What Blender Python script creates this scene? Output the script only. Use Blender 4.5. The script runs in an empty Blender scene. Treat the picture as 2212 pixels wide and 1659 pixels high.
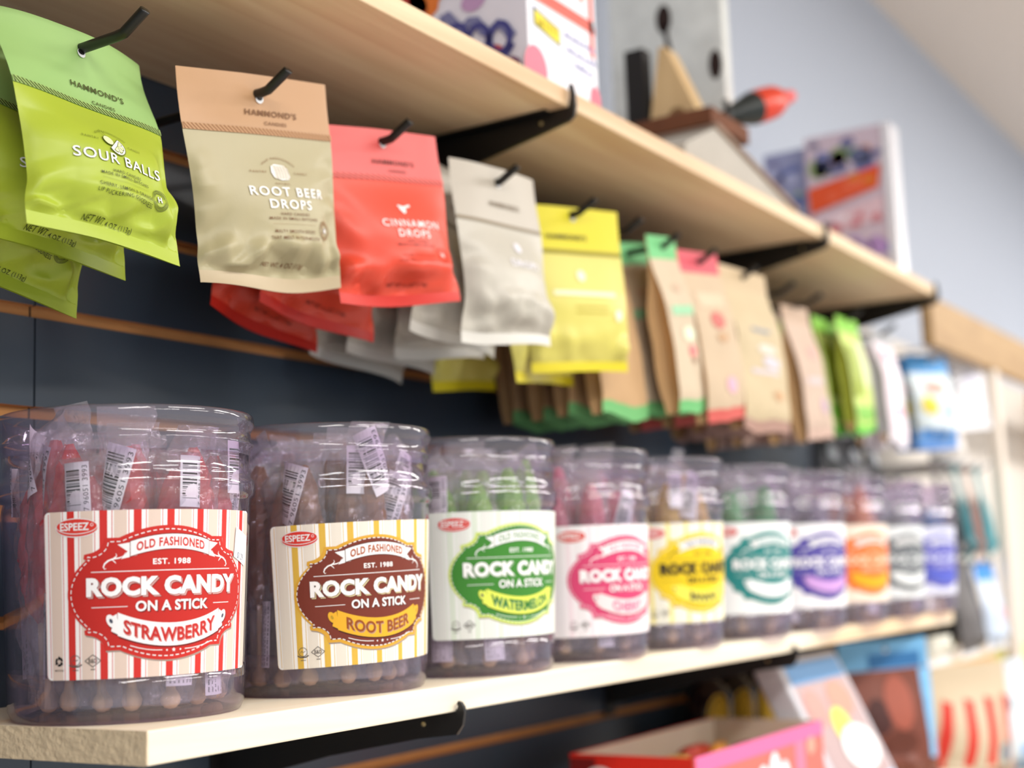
import bpy, bmesh, math, random
from mathutils import Vector, Matrix, noise
from mathutils.geometry import tessellate_polygon

# ------------------------------------------------------------------ camera, world, lights, exposure
sc = bpy.context.scene
COL = sc.collection
PI = math.pi

PITCH, YAW, ROLL, FPX = 0.137, 0.567, -0.038, 2996.0
fh = Vector((math.cos(YAW), math.sin(YAW), 0))
r0 = Vector((math.sin(YAW), -math.cos(YAW), 0))
fwd = fh * math.cos(PITCH) + Vector((0, 0, math.sin(PITCH)))
u0 = r0.cross(fwd)
rgt = r0 * math.cos(ROLL) + u0 * math.sin(ROLL)
upv = u0 * math.cos(ROLL) - r0 * math.sin(ROLL)
cam_d = bpy.data.cameras.new('camera')
cam = bpy.data.objects.new('camera', cam_d)
COL.objects.link(cam)
M = Matrix((rgt, upv, -fwd)).transposed().to_4x4()
M.translation = (0, 0, 1.30)
cam.matrix_world = M
cam_d.sensor_width = 36.0
cam_d.lens = FPX / 2212 * 36
cam_d.clip_start = 0.02
cam_d.dof.use_dof = True
cam_d.dof.focus_distance = 0.90
cam_d.dof.aperture_fstop = 3.6
sc.camera = cam

sc.view_settings.view_transform = 'Standard'
sc.view_settings.look = 'None'
sc.view_settings.gamma = 1.0
sc.view_settings.exposure = -0.08
sc.view_settings.use_curve_mapping = False
sc.cycles.transparent_max_bounces = 48
sc.cycles.max_bounces = 8
sc.cycles.diffuse_bounces = 4
sc.cycles.glossy_bounces = 3
sc.cycles.caustics_reflective = False
sc.cycles.caustics_refractive = False

w = bpy.data.worlds.new('world')
sc.world = w
w.use_nodes = True
w.node_tree.nodes['Background'].inputs[0].default_value = (0.86, 0.93, 1.0, 1)
w.node_tree.nodes['Background'].inputs[1].default_value = 0.75


def area(name, loc, sx, sy, power, rot=(0, 0, 0), color=(1, 0.97, 0.93)):
    l = bpy.data.lights.new(name, 'AREA')
    l.shape = 'RECTANGLE'
    l.size, l.size_y = sx, sy
    l.energy = power
    l.color = color
    o = bpy.data.objects.new(name, l)
    o.location = loc
    o.rotation_euler = rot
    COL.objects.link(o)
    return o


for lx, ly, pw in ((-0.5, -0.75, 27), (1.1, -0.75, 27), (2.7, -0.7, 29), (4.1, -0.6, 32), (5.8, -0.7, 40), (0.3, -1.9, 24), (1.9, -1.9, 24), (3.6, -1.9, 24)):
    area('ceiling_lamp', (lx, ly, 2.47), 1.1, 0.28, pw)


# ------------------------------------------------------------------ helpers
def lin(c):
    return tuple((x / 255 / 12.92) if x / 255 <= 0.04045 else ((x / 255 + 0.055) / 1.055) ** 2.4 for x in c)


MATS = {}


def mat(name, rgb, rough=0.5, spec=0.5, metal=0.0, bump=0.0, bscale=200.0, vary=0.0, vscale=30.0, trans=0.0):
    """Principled material; optional noise bump and small colour variation."""
    if name in MATS:
        return MATS[name]
    m = bpy.data.materials.new(name)
    m.use_nodes = True
    nt = m.node_tree
    b = nt.nodes['Principled BSDF']
    col = (*lin(rgb), 1)
    b.inputs['Base Color'].default_value = col
    b.inputs['Roughness'].default_value = rough
    b.inputs['Metallic'].default_value = metal
    b.inputs['Specular IOR Level'].default_value = spec
    if trans:
        b.inputs['Transmission Weight'].default_value = trans
    tc = nt.nodes.new('ShaderNodeTexCoord')
    if vary:
        n = nt.nodes.new('ShaderNodeTexNoise')
        n.inputs['Scale'].default_value = vscale
        n.inputs['Detail'].default_value = 4
        nt.links.new(tc.outputs['Object'], n.inputs['Vector'])
        mx = nt.nodes.new('ShaderNodeMix')
        mx.data_type = 'RGBA'
        mx.inputs[6].default_value = tuple(c * (1 - vary) for c in col[:3]) + (1,)
        mx.inputs[7].default_value = tuple(min(1, c * (1 + vary)) for c in col[:3]) + (1,)
        nt.links.new(n.outputs['Fac'], mx.inputs[0])
        nt.links.new(mx.outputs[2], b.inputs['Base Color'])
    if bump:
        n2 = nt.nodes.new('ShaderNodeTexNoise')
        n2.inputs['Scale'].default_value = bscale
        n2.inputs['Detail'].default_value = 5
        nt.links.new(tc.outputs['Object'], n2.inputs['Vector'])
        bp = nt.nodes.new('ShaderNodeBump')
        bp.inputs['Strength'].default_value = bump
        bp.inputs['Distance'].default_value = 0.002
        nt.links.new(n2.outputs['Fac'], bp.inputs['Height'])
        nt.links.new(bp.outputs['Normal'], b.inputs['Normal'])
    MATS[name] = m
    return m


def film(name, tint, edge, gloss=1.0, rough=0.06, haze=0.0, base=0.02, cap=0.45, bump=0.0, bscale=120, hazecol=(240, 240, 244), scatter=False):
    """Thin clear plastic: straight-through transmission (tinted more at grazing angles) under a Fresnel gloss."""
    if name in MATS:
        return MATS[name]
    m = bpy.data.materials.new(name)
    m.use_nodes = True
    nt = m.node_tree
    for n in list(nt.nodes):
        nt.nodes.remove(n)
    out = nt.nodes.new('ShaderNodeOutputMaterial')
    lw = nt.nodes.new('ShaderNodeLayerWeight')
    lw.inputs['Blend'].default_value = 0.35
    mx = nt.nodes.new('ShaderNodeMix')
    mx.data_type = 'RGBA'
    mx.inputs[6].default_value = (*lin(tint), 1)
    mx.inputs[7].default_value = (*lin(edge), 1)
    nt.links.new(lw.outputs['Facing'], mx.inputs[0])
    tr = nt.nodes.new('ShaderNodeBsdfTransparent')
    nt.links.new(mx.outputs[2], tr.inputs[0])
    gl = nt.nodes.new('ShaderNodeBsdfGlossy')
    gl.inputs['Roughness'].default_value = rough
    fr = nt.nodes.new('ShaderNodeLayerWeight')          # Schlick: the same from both sides of a thin film
    fr.inputs['Blend'].default_value = 0.5
    pw = nt.nodes.new('ShaderNodeMath')
    pw.operation = 'POWER'
    pw.inputs[1].default_value = 4.0
    nt.links.new(fr.outputs['Facing'], pw.inputs[0])
    ma = nt.nodes.new('ShaderNodeMath')
    ma.operation = 'MULTIPLY_ADD'
    ma.inputs[1].default_value = gloss
    ma.inputs[2].default_value = base
    ma.use_clamp = True
    nt.links.new(pw.outputs[0], ma.inputs[0])
    if bump:
        tc = nt.nodes.new('ShaderNodeTexCoord')
        nz = nt.nodes.new('ShaderNodeTexNoise')
        nz.inputs['Scale'].default_value = bscale
        nz.inputs['Detail'].default_value = 3
        nt.links.new(tc.outputs['Object'], nz.inputs['Vector'])
        bp = nt.nodes.new('ShaderNodeBump')
        bp.inputs['Strength'].default_value = bump
        bp.inputs['Distance'].default_value = 0.004
        nt.links.new(nz.outputs['Fac'], bp.inputs['Height'])
        nt.links.new(bp.outputs['Normal'], gl.inputs['Normal'])
        nt.links.new(bp.outputs['Normal'], fr.inputs['Normal'])
    base_sh = tr
    if haze:
        df = nt.nodes.new('ShaderNodeBsdfDiffuse')
        df.inputs[0].default_value = (*lin(hazecol), 1)
        m0 = nt.nodes.new('ShaderNodeMixShader')
        m0.inputs[0].default_value = haze
        nt.links.new(tr.outputs[0], m0.inputs[1])
        nt.links.new(df.outputs[0], m0.inputs[2])
        base_sh = m0
        if scatter:
            tl = nt.nodes.new('ShaderNodeBsdfTranslucent')
            tl.inputs[0].default_value = (*lin(hazecol), 1)
            m1 = nt.nodes.new('ShaderNodeMixShader')
            m1.inputs[0].default_value = 0.5
            nt.links.new(df.outputs[0], m1.inputs[1])
            nt.links.new(tl.outputs[0], m1.inputs[2])
            nt.links.new(m1.outputs[0], m0.inputs[2])
    mn = nt.nodes.new('ShaderNodeMath')
    mn.operation = 'MINIMUM'
    mn.inputs[1].default_value = cap
    nt.links.new(ma.outputs[0], mn.inputs[0])
    ms = nt.nodes.new('ShaderNodeMixShader')
    nt.links.new(mn.outputs[0], ms.inputs[0])
    nt.links.new(base_sh.outputs[0], ms.inputs[1])
    nt.links.new(gl.outputs[0], ms.inputs[2])
    nt.links.new(ms.outputs[0], out.inputs[0])
    MATS[name] = m
    return m


def wood(name, light, dark, streak=1.0, scale=(3.0, 45.0, 45.0), rough=0.55, band=0.55):
    if name in MATS:
        return MATS[name]
    m = bpy.data.materials.new(name)
    m.use_nodes = True
    nt = m.node_tree
    b = nt.nodes['Principled BSDF']
    b.inputs['Roughness'].default_value = rough
    tc = nt.nodes.new('ShaderNodeTexCoord')
    mp = nt.nodes.new('ShaderNodeMapping')
    mp.inputs['Scale'].default_value = scale
    nt.links.new(tc.outputs['Object'], mp.inputs['Vector'])
    n1 = nt.nodes.new('ShaderNodeTexNoise')
    n1.inputs['Scale'].default_value = 1.0
    n1.inputs['Detail'].default_value = 6
    n1.inputs['Distortion'].default_value = 1.2
    nt.links.new(mp.outputs[0], n1.inputs['Vector'])
    mp2 = nt.nodes.new('ShaderNodeMapping')
    mp2.inputs['Scale'].default_value = (scale[0] * 0.5, scale[1] * 0.22, scale[2] * 0.22)
    nt.links.new(tc.outputs['Object'], mp2.inputs['Vector'])
    n2 = nt.nodes.new('ShaderNodeTexNoise')
    n2.inputs['Scale'].default_value = 1.0
    n2.inputs['Detail'].default_value = 2
    n2.inputs['Distortion'].default_value = 0.6
    nt.links.new(mp2.outputs[0], n2.inputs['Vector'])
    cr = nt.nodes.new('ShaderNodeValToRGB')
    cr.color_ramp.elements[0].position = 0.52
    cr.color_ramp.elements[1].position = 0.66
    nt.links.new(n2.outputs['Fac'], cr.inputs[0])
    ad = nt.nodes.new('ShaderNodeMath')
    ad.operation = 'MULTIPLY_ADD'
    ad.inputs[1].default_value = band
    nt.links.new(cr.outputs[0], ad.inputs[0])
    s = nt.nodes.new('ShaderNodeMath')
    s.operation = 'MULTIPLY_ADD'
    s.inputs[1].default_value = 1.6 * streak
    s.inputs[2].default_value = -0.55 * streak
    s.use_clamp = True
    nt.links.new(n1.outputs['Fac'], s.inputs[0])
    nt.links.new(s.outputs[0], ad.inputs[2])
    ad.use_clamp = True
    mx = nt.nodes.new('ShaderNodeMix')
    mx.data_type = 'RGBA'
    mx.inputs[6].default_value = (*lin(light), 1)
    mx.inputs[7].default_value = (*lin(dark), 1)
    nt.links.new(ad.outputs[0], mx.inputs[0])
    nt.links.new(mx.outputs[2], b.inputs['Base Color'])
    bp = nt.nodes.new('ShaderNodeBump')
    bp.inputs['Strength'].default_value = 0.15
    bp.inputs['Distance'].default_value = 0.001
    nt.links.new(n1.outputs['Fac'], bp.inputs['Height'])
    nt.links.new(bp.outputs['Normal'], b.inputs['Normal'])
    MATS[name] = m
    return m


def flat(name, rgb, rough=0.6, spec=0.3):
    return mat(name, rgb, rough, spec)


def ink(rgb, rough=0.5):
    return mat('ink_%d_%d_%d' % tuple(rgb), rgb, rough, 0.35)


def mesh_from(name, verts, faces, mats, midx=None, smooth=False):
    me = bpy.data.meshes.new(name)
    me.from_pydata([tuple(v) for v in verts], [], faces)
    for m in mats:
        me.materials.append(m)
    if midx:
        me.polygons.foreach_set('material_index', midx)
    if smooth:
        me.polygons.foreach_set('use_smooth', [True] * len(me.polygons))
    me.update()
    return me


def obj(name, me, parent=None, loc=None, rot=None):
    o = bpy.data.objects.new(name, me)
    COL.objects.link(o)
    if parent:
        o.parent = parent
    if loc is not None:
        o.location = loc
    if rot is not None:
        o.rotation_euler = rot
    return o


def tag(o, label=None, cat=None, group=None, kind=None):
    if label:
        o['label'] = label
    if cat:
        o['category'] = cat
    if group:
        o['group'] = group
    if kind:
        o['kind'] = kind
    return o


def thing(name, label, cat, loc=(0, 0, 0), rot=(0, 0, 0), group=None):
    o = bpy.data.objects.new(name, None)
    COL.objects.link(o)
    o.location = loc
    o.rotation_euler = rot
    o.empty_display_size = 0.02
    return tag(o, label, cat, group)


def copy_tree(o, parent=None):
    c = o.copy()
    COL.objects.link(c)
    if parent:
        c.parent = parent
    for ch in list(o.children):
        copy_tree(ch, c)
    return c


class MB:
    """Collects simple shapes into ONE mesh."""

    def __init__(self):
        self.v, self.f, self.m = [], [], []

    def add(self, vs, fs, mi=0):
        b = len(self.v)
        self.v += [Vector(x) for x in vs]
        self.f += [tuple(i + b for i in f) for f in fs]
        self.m += [mi] * len(fs)

    def box(self, x0, x1, y0, y1, z0, z1, mi=0, bev=0.0):
        if bev:
            bm = bmesh.new()
            bmesh.ops.create_cube(bm, size=1)
            for v in bm.verts:
                v.co = Vector(((x0 + x1) / 2 + v.co.x * (x1 - x0), (y0 + y1) / 2 + v.co.y * (y1 - y0), (z0 + z1) / 2 + v.co.z * (z1 - z0)))
            bmesh.ops.bevel(bm, geom=list(bm.edges), offset=bev, segments=2, affect='EDGES', profile=0.5)
            bm.verts.index_update()
            self.add([v.co.copy() for v in bm.verts], [[v.index for v in f.verts] for f in bm.faces], mi)
            bm.free()
            return
        vs = [(x, y, z) for x in (x0, x1) for y in (y0, y1) for z in (z0, z1)]
        self.add(vs, [(0, 1, 3, 2), (4, 6, 7, 5), (0, 4, 5, 1), (2, 3, 7, 6), (0, 2, 6, 4), (1, 5, 7, 3)], mi)

    def tube(self, pts, r, seg=10, mi=0, cap=True, radii=None):
        pts = [Vector(p) for p in pts]
        rings = []
        for i, p in enumerate(pts):
            d = (pts[min(i + 1, len(pts) - 1)] - pts[max(i - 1, 0)]).normalized()
            a = d.orthogonal().normalized() if i == 0 else (pa - d * pa.dot(d)).normalized()
            pa = a
            bb = d.cross(a)
            rr = radii[i] if radii else r
            rings.append([p + a * (rr * math.cos(2 * PI * k / seg)) + bb * (rr * math.sin(2 * PI * k / seg)) for k in range(seg)])
        vs = [v for R in rings for v in R]
        fs = [(i * seg + k, i * seg + (k + 1) % seg, (i + 1) * seg + (k + 1) % seg, (i + 1) * seg + k) for i in range(len(rings) - 1) for k in range(seg)]
        if cap:
            fs += [tuple(range(seg))[::-1], tuple((len(rings) - 1) * seg + k for k in range(seg))]
        self.add(vs, fs, mi)

    def lathe(self, prof, seg=48, mi=0, closed=False, cap_bottom=False):
        n = len(prof)
        vs = [(r * math.cos(2 * PI * k / seg), r * math.sin(2 * PI * k / seg), z) for (r, z) in prof for k in range(seg)]
        fs = []
        for i in range(n if closed else n - 1):
            j = (i + 1) % n
            for k in range(seg):
                k2 = (k + 1) % seg
                fs.append((i * seg + k, i * seg + k2, j * seg + k2, j * seg + k))
        self.add(vs, fs, mi)

    def prism(self, poly, axis, a, b, mi=0):
        """poly: 2D points; extruded along axis ('x','y','z') from a to b."""
        def P(p, t):
            return {'x': (t, p[0], p[1]), 'y': (p[0], t, p[1]), 'z': (p[0], p[1], t)}[axis]
        n = len(poly)
        vs = [P(p, a) for p in poly] + [P(p, b) for p in poly]
        fs = [tuple(range(n))[::-1], tuple(range(n, 2 * n))] + [(i, (i + 1) % n, n + (i + 1) % n, n + i) for i in range(n)]
        self.add(vs, fs, mi)

    def build(self, name, mats, parent=None, smooth=False, loc=None, rot=None):
        if not isinstance(mats, (list, tuple)):
            mats = [mats]
        me = mesh_from(name, self.v, self.f, mats, self.m, smooth)
        bm = bmesh.new()
        bm.from_mesh(me)
        bmesh.ops.recalc_face_normals(bm, faces=list(bm.faces))
        bm.to_mesh(me)
        bm.free()
        return obj(name, me, parent, loc, rot)


# ---------------------------------------------------------------- printed art: 2-D shapes wrapped on a surface
TXT = {}


def text_mesh(s, bold, spacing=1.0):
    key = (s, bold, spacing)
    if key not in TXT:
        cu = bpy.data.curves.new('lettering', 'FONT')
        cu.body = s
        cu.size = 1.0
        cu.offset = bold
        cu.space_character = spacing
        cu.resolution_u = 3
        ob = bpy.data.objects.new('lettering', cu)
        me = ob.to_mesh()
        vs = [(v.co.x, v.co.y) for v in me.vertices]
        fs = [tuple(p.vertices) for p in me.polygons]
        ob.to_mesh_clear()
        bpy.data.objects.remove(ob)
        bpy.data.curves.remove(cu)
        TXT[key] = (vs, fs)
    return TXT[key]


class Art:
    def __init__(self):
        self.items = []
        self.mats = []

    def mi(self, m):
        if m not in self.mats:
            self.mats.append(m)
        return self.mats.index(m)

    def raw(self, vs, fs, m, layer, warp=None):
        self.items.append(([tuple(v) for v in vs], fs, self.mi(m), layer, warp))

    def poly(self, pts, m, layer, warp=None):
        tris = tessellate_polygon([[Vector((p[0], p[1], 0)) for p in pts]])
        self.raw(pts, [tuple(t) for t in tris], m, layer, warp)

    def rect(self, x0, x1, y0, y1, m, layer, warp=None):
        self.raw([(x0, y0), (x1, y0), (x1, y1), (x0, y1)], [(0, 1, 2, 3)], m, layer, warp)

    def ellipse(self, cx, cy, rx, ry, m, layer, n=28, warp=None):
        self.raw([(cx + rx * math.cos(2 * PI * k / n), cy + ry * math.sin(2 * PI * k / n)) for k in range(n)], [tuple(range(n))], m, layer, warp)

    def ring(self, cx, cy, rx, ry, t, m, layer, n=32, warp=None):
        vs = [(cx + (rx - q) * math.cos(2 * PI * k / n), cy + (ry - q) * math.sin(2 * PI * k / n)) for q in (0, t) for k in range(n)]
        self.raw(vs, [(k, (k + 1) % n, n + (k + 1) % n, n + k) for k in range(n)], m, layer, warp)

    def stroke(self, pts, wd, m, layer, taper=False, warp=None):
        pts = [Vector((p[0], p[1])) for p in pts]
        vs, n = [], len(pts)
        for i, p in enumerate(pts):
            d = (pts[min(i + 1, n - 1)] - pts[max(i - 1, 0)])
            d = d.normalized() if d.length else Vector((1, 0))
            q = Vector((-d.y, d.x)) * (wd / 2 * (1 if not taper else max(0.15, math.sin(PI * (i + .5) / n))))
            vs += [tuple(p + q), tuple(p - q)]
        self.raw(vs, [(2 * i, 2 * i + 1, 2 * i + 3, 2 * i + 2) for i in range(n - 1)], m, layer, warp)

    def dashes(self, pts, wd, dash, gap, m, layer):
        """dashed line along a polyline"""
        seg, pos, on = [], 0.0, True
        cur = [Vector(pts[0])]
        left = dash
        for a, b in zip(pts[:-1], pts[1:]):
            a, b = Vector(a), Vector(b)
            L = (b - a).length
            t = 0.0
            while L - t > left:
                t += left
                p = a + (b - a) * (t / L)
                if on:
                    cur.append(p)
                    seg.append(cur)
                cur = [p]
                on = not on
                left = dash if on else gap
            left -= (L - t)
            if on:
                cur.append(b)
        for s in seg:
            self.stroke(s, wd, m, layer)

    def text(self, s, cx, cy, wd, cap, m, layer, bold=0.0, spacing=1.0, warp=None, dx=0, dy=0, rot=0.0):
        vs, fs = text_mesh(s, bold, spacing)
        xs = [v[0] for v in vs]
        x0, x1 = min(xs), max(xs)
        hv, _ = text_mesh('H', bold, 1.0)
        y0, y1 = min(v[1] for v in hv), max(v[1] for v in hv)
        sx, sy = wd / (x1 - x0), cap / (y1 - y0)
        out = []
        for x, y in vs:
            X, Y = (x - (x0 + x1) / 2) * sx, (y - (y0 + y1) / 2) * sy
            if rot:
                X, Y = X * math.cos(rot) - Y * math.sin(rot), X * math.sin(rot) + Y * math.cos(rot)
            out.append((cx + X + dx, cy + Y + dy))
        self.raw(out, fs, m, layer, warp)

    def build(self, mapf, cu, cv=None):
        """cut into strips no wider than cu (and cv high), then map (u, v, layer) -> 3-D"""
        V, F, Mi = [], [], []
        for vs, fs, mi, layer, warp in self.items:
            bm = bmesh.new()
            bv = [bm.verts.new((v[0], v[1], 0)) for v in vs]
            for f in fs:
                try:
                    bm.faces.new([bv[i] for i in f])
                except ValueError:
                    pass
            for ax, st in ((0, cu), (1, cv)):
                if not st:
                    continue
                lo, hi = min(v[ax] for v in vs), max(v[ax] for v in vs)
                k = math.ceil(lo / st + 1e-6)
                while k * st < hi - 1e-6:
                    co, no = [0, 0, 0], [0, 0, 0]
                    co[ax], no[ax] = k * st, 1
                    bmesh.ops.bisect_plane(bm, geom=list(bm.verts) + list(bm.edges) + list(bm.faces), dist=1e-7, plane_co=co, plane_no=no)
                    k += 1
            bm.verts.index_update()
            b = len(V)
            for v in bm.verts:
                x, y = v.co.x, v.co.y
                if warp:
                    x, y = warp(x, y)
                V.append(mapf(x, y, layer))
            for f in bm.faces:
                F.append([v.index + b for v in f.verts])
                Mi.append(mi)
            bm.free()
        return V, F, Mi


def orient(V, F, toward):
    """flip faces so that their normals agree with toward(centre)"""
    out = []
    for f in F:
        a, b_, c = V[f[0]], V[f[1]], V[f[2]]
        n = (b_ - a).cross(c - a)
        ce = (a + b_ + c) / 3
        out.append(f if n.dot(toward(ce)) >= 0 else f[::-1])
    return out


WHITE = ink((244, 244, 244))
BLACK = ink((28, 26, 26))

# ------------------------------------------------------------------ the room
YW = 0.845          # front of the slat panels
YF = 0.605          # front edge of both shelves
Z_LOW, Z_UP = 1.2215, 1.7395   # shelf tops
wall_paint = mat('wall_paint', (192, 200, 214), 0.8, 0.2, bump=0.1, bscale=300)
ceil_paint = mat('ceiling_paint', (220, 212, 205), 0.85, 0.2)
floor_mat = mat('floor_concrete', (206, 198, 190), 0.4, 0.4, vary=0.15, vscale=4)
slat_mat = mat('slat_navy', (56, 68, 82), 0.30, 0.5, vary=0.1, vscale=9)
mdf_mat = mat('raw_fibreboard', (205, 148, 92), 0.7, 0.2, vary=0.15, vscale=40)

b = MB(); b.box(-2.5, 9, YW + 0.019, YW + 0.12, 0, 2.515)
tag(b.build('wall_back', wall_paint), 'pale blue-grey painted wall above the shelves', 'wall', kind='structure')
b = MB(); b.box(-2.5, 9, -3.6, YW + 0.12, 2.515, 2.6)
tag(b.build('ceiling', ceil_paint), 'plain warm white ceiling', 'ceiling', kind='structure')
b = MB(); b.box(-2.5, 9, -3.6, YW + 0.12, -0.1, 0)
tag(b.build('floor', floor_mat), 'grey concrete shop floor', 'floor', kind='structure')


def slat_panel(name, x0, x1, label):
    z0, z1, g = 0.52, 1.735, 0.0046
    grooves = [1.5085 + k * 0.0762 for k in range(-14, 4)]
    prof = [(YW + 0.019, z0), (YW, z0)]
    edges = []
    kinds = ['n', 'n']
    for gz in [q for q in grooves if z0 + 0.02 < q < z1 - 0.01]:
        prof += [(YW, gz - g), (YW + 0.004, gz - g + 0.0004), (YW + 0.006, gz - g), (YW + 0.006, gz + g), (YW + 0.004, gz + g - 0.0004), (YW, gz + g)]
        kinds += ['n', 't', 't', 't', 't', 't']
    prof += [(YW, z1), (YW + 0.019, z1)]
    m = MB()
    n = len(prof)
    vs = [(x, p[0], p[1]) for x in (x0, x1) for p in prof]
    for i in range(n):
        j = (i + 1) % n
        a, c = prof[i], prof[j]
        mi = 1 if max(a[0], c[0]) > YW + 0.001 and max(a[0], c[0]) < YW + 0.012 else 0
        m.add([vs[i], vs[j], vs[n + j], vs[n + i]], [(0, 1, 2, 3)], mi)
    tri = tessellate_polygon([[Vector((p[0], p[1], 0)) for p in prof]])
    for x in (x0, x1):
        m.add([(x, p[0], p[1]) for p in prof], [tuple(t) for t in tri], 0)
    return tag(m.build(name, [slat_mat, mdf_mat]), label, 'wall panel', kind='structure')


slat_panel('wall_panel_left', -0.9, 0.6672, 'dark blue slat wall panel beside the vertical seam')
slat_panel('wall_panel_right', 0.6688, 2.262, 'long dark blue slat wall panel behind the hanging bags')

# ------------------------------------------------------------------ shelves and brackets
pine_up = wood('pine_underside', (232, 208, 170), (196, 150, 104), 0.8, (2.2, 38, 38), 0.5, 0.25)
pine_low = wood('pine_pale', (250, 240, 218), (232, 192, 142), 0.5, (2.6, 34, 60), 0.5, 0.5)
endgrain = mat('end_grain', (226, 206, 172), 0.8, 0.15, bump=0.9, bscale=260, vary=0.22, vscale=120)


def shelf(name, x0, x1, z, t, m, label, grain=(0, 0, 0)):
    root = thing(name, label, 'shelf', (x0, YF, z - t))
    L, D = x1 - x0, YW - 0.001 - YF
    b_ = MB()
    b_.box(0.0008, L - 0.0008, 0, D, 0, t, 0, 0.0012)
    b_.build('board', m, root)
    for nm, xx in (('end_grain_face', 0.0),):
        q = MB()
        nseg = 40
        # sawn end, slightly ragged along the front and top arris
        rnd = random.Random(4)
        vs, fs = [], []
        for i in range(nseg + 1):
            for j in range(9):
                vs.append((xx - 0.0004 + rnd.uniform(-.0003, .0004), D * i / nseg, t * j / 8 * 0.995 + 0.00005))
        for i in range(nseg):
            for j in range(8):
                a = i * 9 + j
                fs.append((a, a + 1, a + 10, a + 9))
        q.add(vs, fs)
        q.build(nm, endgrain, root)
    return root


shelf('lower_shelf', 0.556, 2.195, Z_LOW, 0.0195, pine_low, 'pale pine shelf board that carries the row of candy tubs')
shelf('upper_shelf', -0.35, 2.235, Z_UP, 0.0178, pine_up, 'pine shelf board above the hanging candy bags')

iron = mat('black_steel', (16, 15, 15), 0.42, 0.5)
brass = mat('screw_brass', (196, 178, 130), 0.3, 0.5, metal=0.8)


def bracket(x, z, label, group, tip=1.0):
    """z: underside of the shelf"""
    root = thing('shelf_bracket', label, 'bracket', (x, YW, z), group=group)
    D = YW - YF
    top = 0.0
    h1 = 0.021 if tip == 1.0 else 0.007
    prof = [(0, top), (0, -0.062), (-0.02, -0.060), (-D * 0.5, -0.036), (-D * 0.86, -0.0205), (-D - 0.001, -0.0165 if tip < 1 else -0.0135), (-D - 0.0065, -0.0095), (-D - 0.0085, 0.000),
            (-D - 0.0078, h1 * 0.55), (-D - 0.0055, h1), (-D - 0.0030, h1 + 0.0008), (-D - 0.0018, h1 - 0.002), (-D - 0.0030, h1 * 0.65), (-D - 0.0024, h1 * 0.35), (-D - 0.0012, 0.0015), (-D - 0.0006, top)]
    m = MB()
    tri = tessellate_polygon([[Vector((p[0], p[1], 0)) for p in prof]])
    n = len(prof)
    for x_ in (-0.0015, 0.0015):
        m.add([(x_, p[0], p[1]) for p in prof], [tuple(t) for t in tri])
    m.add([(x_, p[0], p[1]) for x_ in (-0.0015, 0.0015) for p in prof], [(i, (i + 1) % n, n + (i + 1) % n, n + i) for i in range(n)])
    m.build('arm', iron, root)
    f = MB(); f.box(-0.011, 0.011, -D * 0.92, -0.004, -0.0022, -0.0002)
    f.build('top_flange', iron, root)
    f = MB(); f.box(-0.012, 0.012, -0.003, -0.0003, -0.075, -0.004)
    f.build('wall_plate', iron, root)
    s = MB(); s.lathe([(0.0001, 0.0012), (0.0016, 0.0008), (0.002, 0)], 12)
    s.build('screw', brass, root, loc=(-0.0016, -D * 0.88, -0.0095), rot=(0, -PI / 2, 0))
    return root


zb = Z_UP - 0.0178
for x, lab in ((1.064, 'black steel bracket under the upper shelf just past the red candy bag'),
               (1.722, 'black steel bracket under the upper shelf above the brown paper bags'),
               (2.2285, 'black steel bracket at the far end of the upper shelf')):
    bracket(x, zb, lab, 'brackets of the upper shelf')
zb = Z_LOW - 0.0195
for x, lab in ((0.856, 'black steel bracket under the lower shelf below the root beer tub'),
               (1.520, 'black steel bracket under the middle of the lower shelf'),
               (2.188, 'black steel bracket at the far end of the lower shelf')):
    bracket(x, zb, lab, 'brackets of the lower shelf', 0.4)

# ------------------------------------------------------------------ candy tubs
TUB_H = 0.19


def tub_r(z):
    return 0.0748 + 0.0060 * min(max(z, 0), 0.134) / 0.134


tub_mat = film('tub_plastic', (255, 254, 255), (226, 210, 234), 0.9, 0.03, 0.022, 0.045, cap=0.6)
tub_rim = film('tub_rim_plastic', (246, 240, 248), (206, 186, 216), 0.9, 0.04, 0.05, 0.05, cap=0.6)


def tub_body_mesh():
    P = []
    for z in (0.03, 0.05, 0.07, 0.09, 0.11, 0.1335):
        P.append((tub_r(z), z))
    P += [(0.0813, 0.1348), (0.0832, 0.1366), (0.0838, 0.1392), (0.0838, 0.1440), (0.0830, 0.1468), (0.0812, 0.1486), (0.0808, 0.151), (0.0806, 0.163)]
    inner = [(max(r - 0.0012, 0.0), z + (0.0012 if z < 0.004 else 0)) for r, z in P[::-1]]
    m = MB()
    m.lathe(P + inner, 64, closed=False)
    return mesh_from('tub_body', m.v, m.f, [tub_mat], None, True)


def tub_base_mesh():
    P = [(0.0, 0.0035), (0.060, 0.0035), (0.0685, 0.0), (0.0725, 0.0012), (0.0748, 0.006), (0.0752, 0.012), (tub_r(0.02), 0.02), (tub_r(0.03), 0.03)]
    inner = [(max(r - 0.0012, 0.0), z + (0.0012 if z < 0.004 else 0)) for r, z in P[::-1]]
    m = MB()
    m.lathe(P + inner, 64)
    return mesh_from('tub_base', m.v, m.f, [film('tub_base_plastic', (254, 252, 255), (224, 208, 230), 0.9, 0.04, 0.06, 0.05, cap=0.6, hazecol=(240, 228, 240), scatter=True)], None, True)


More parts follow.
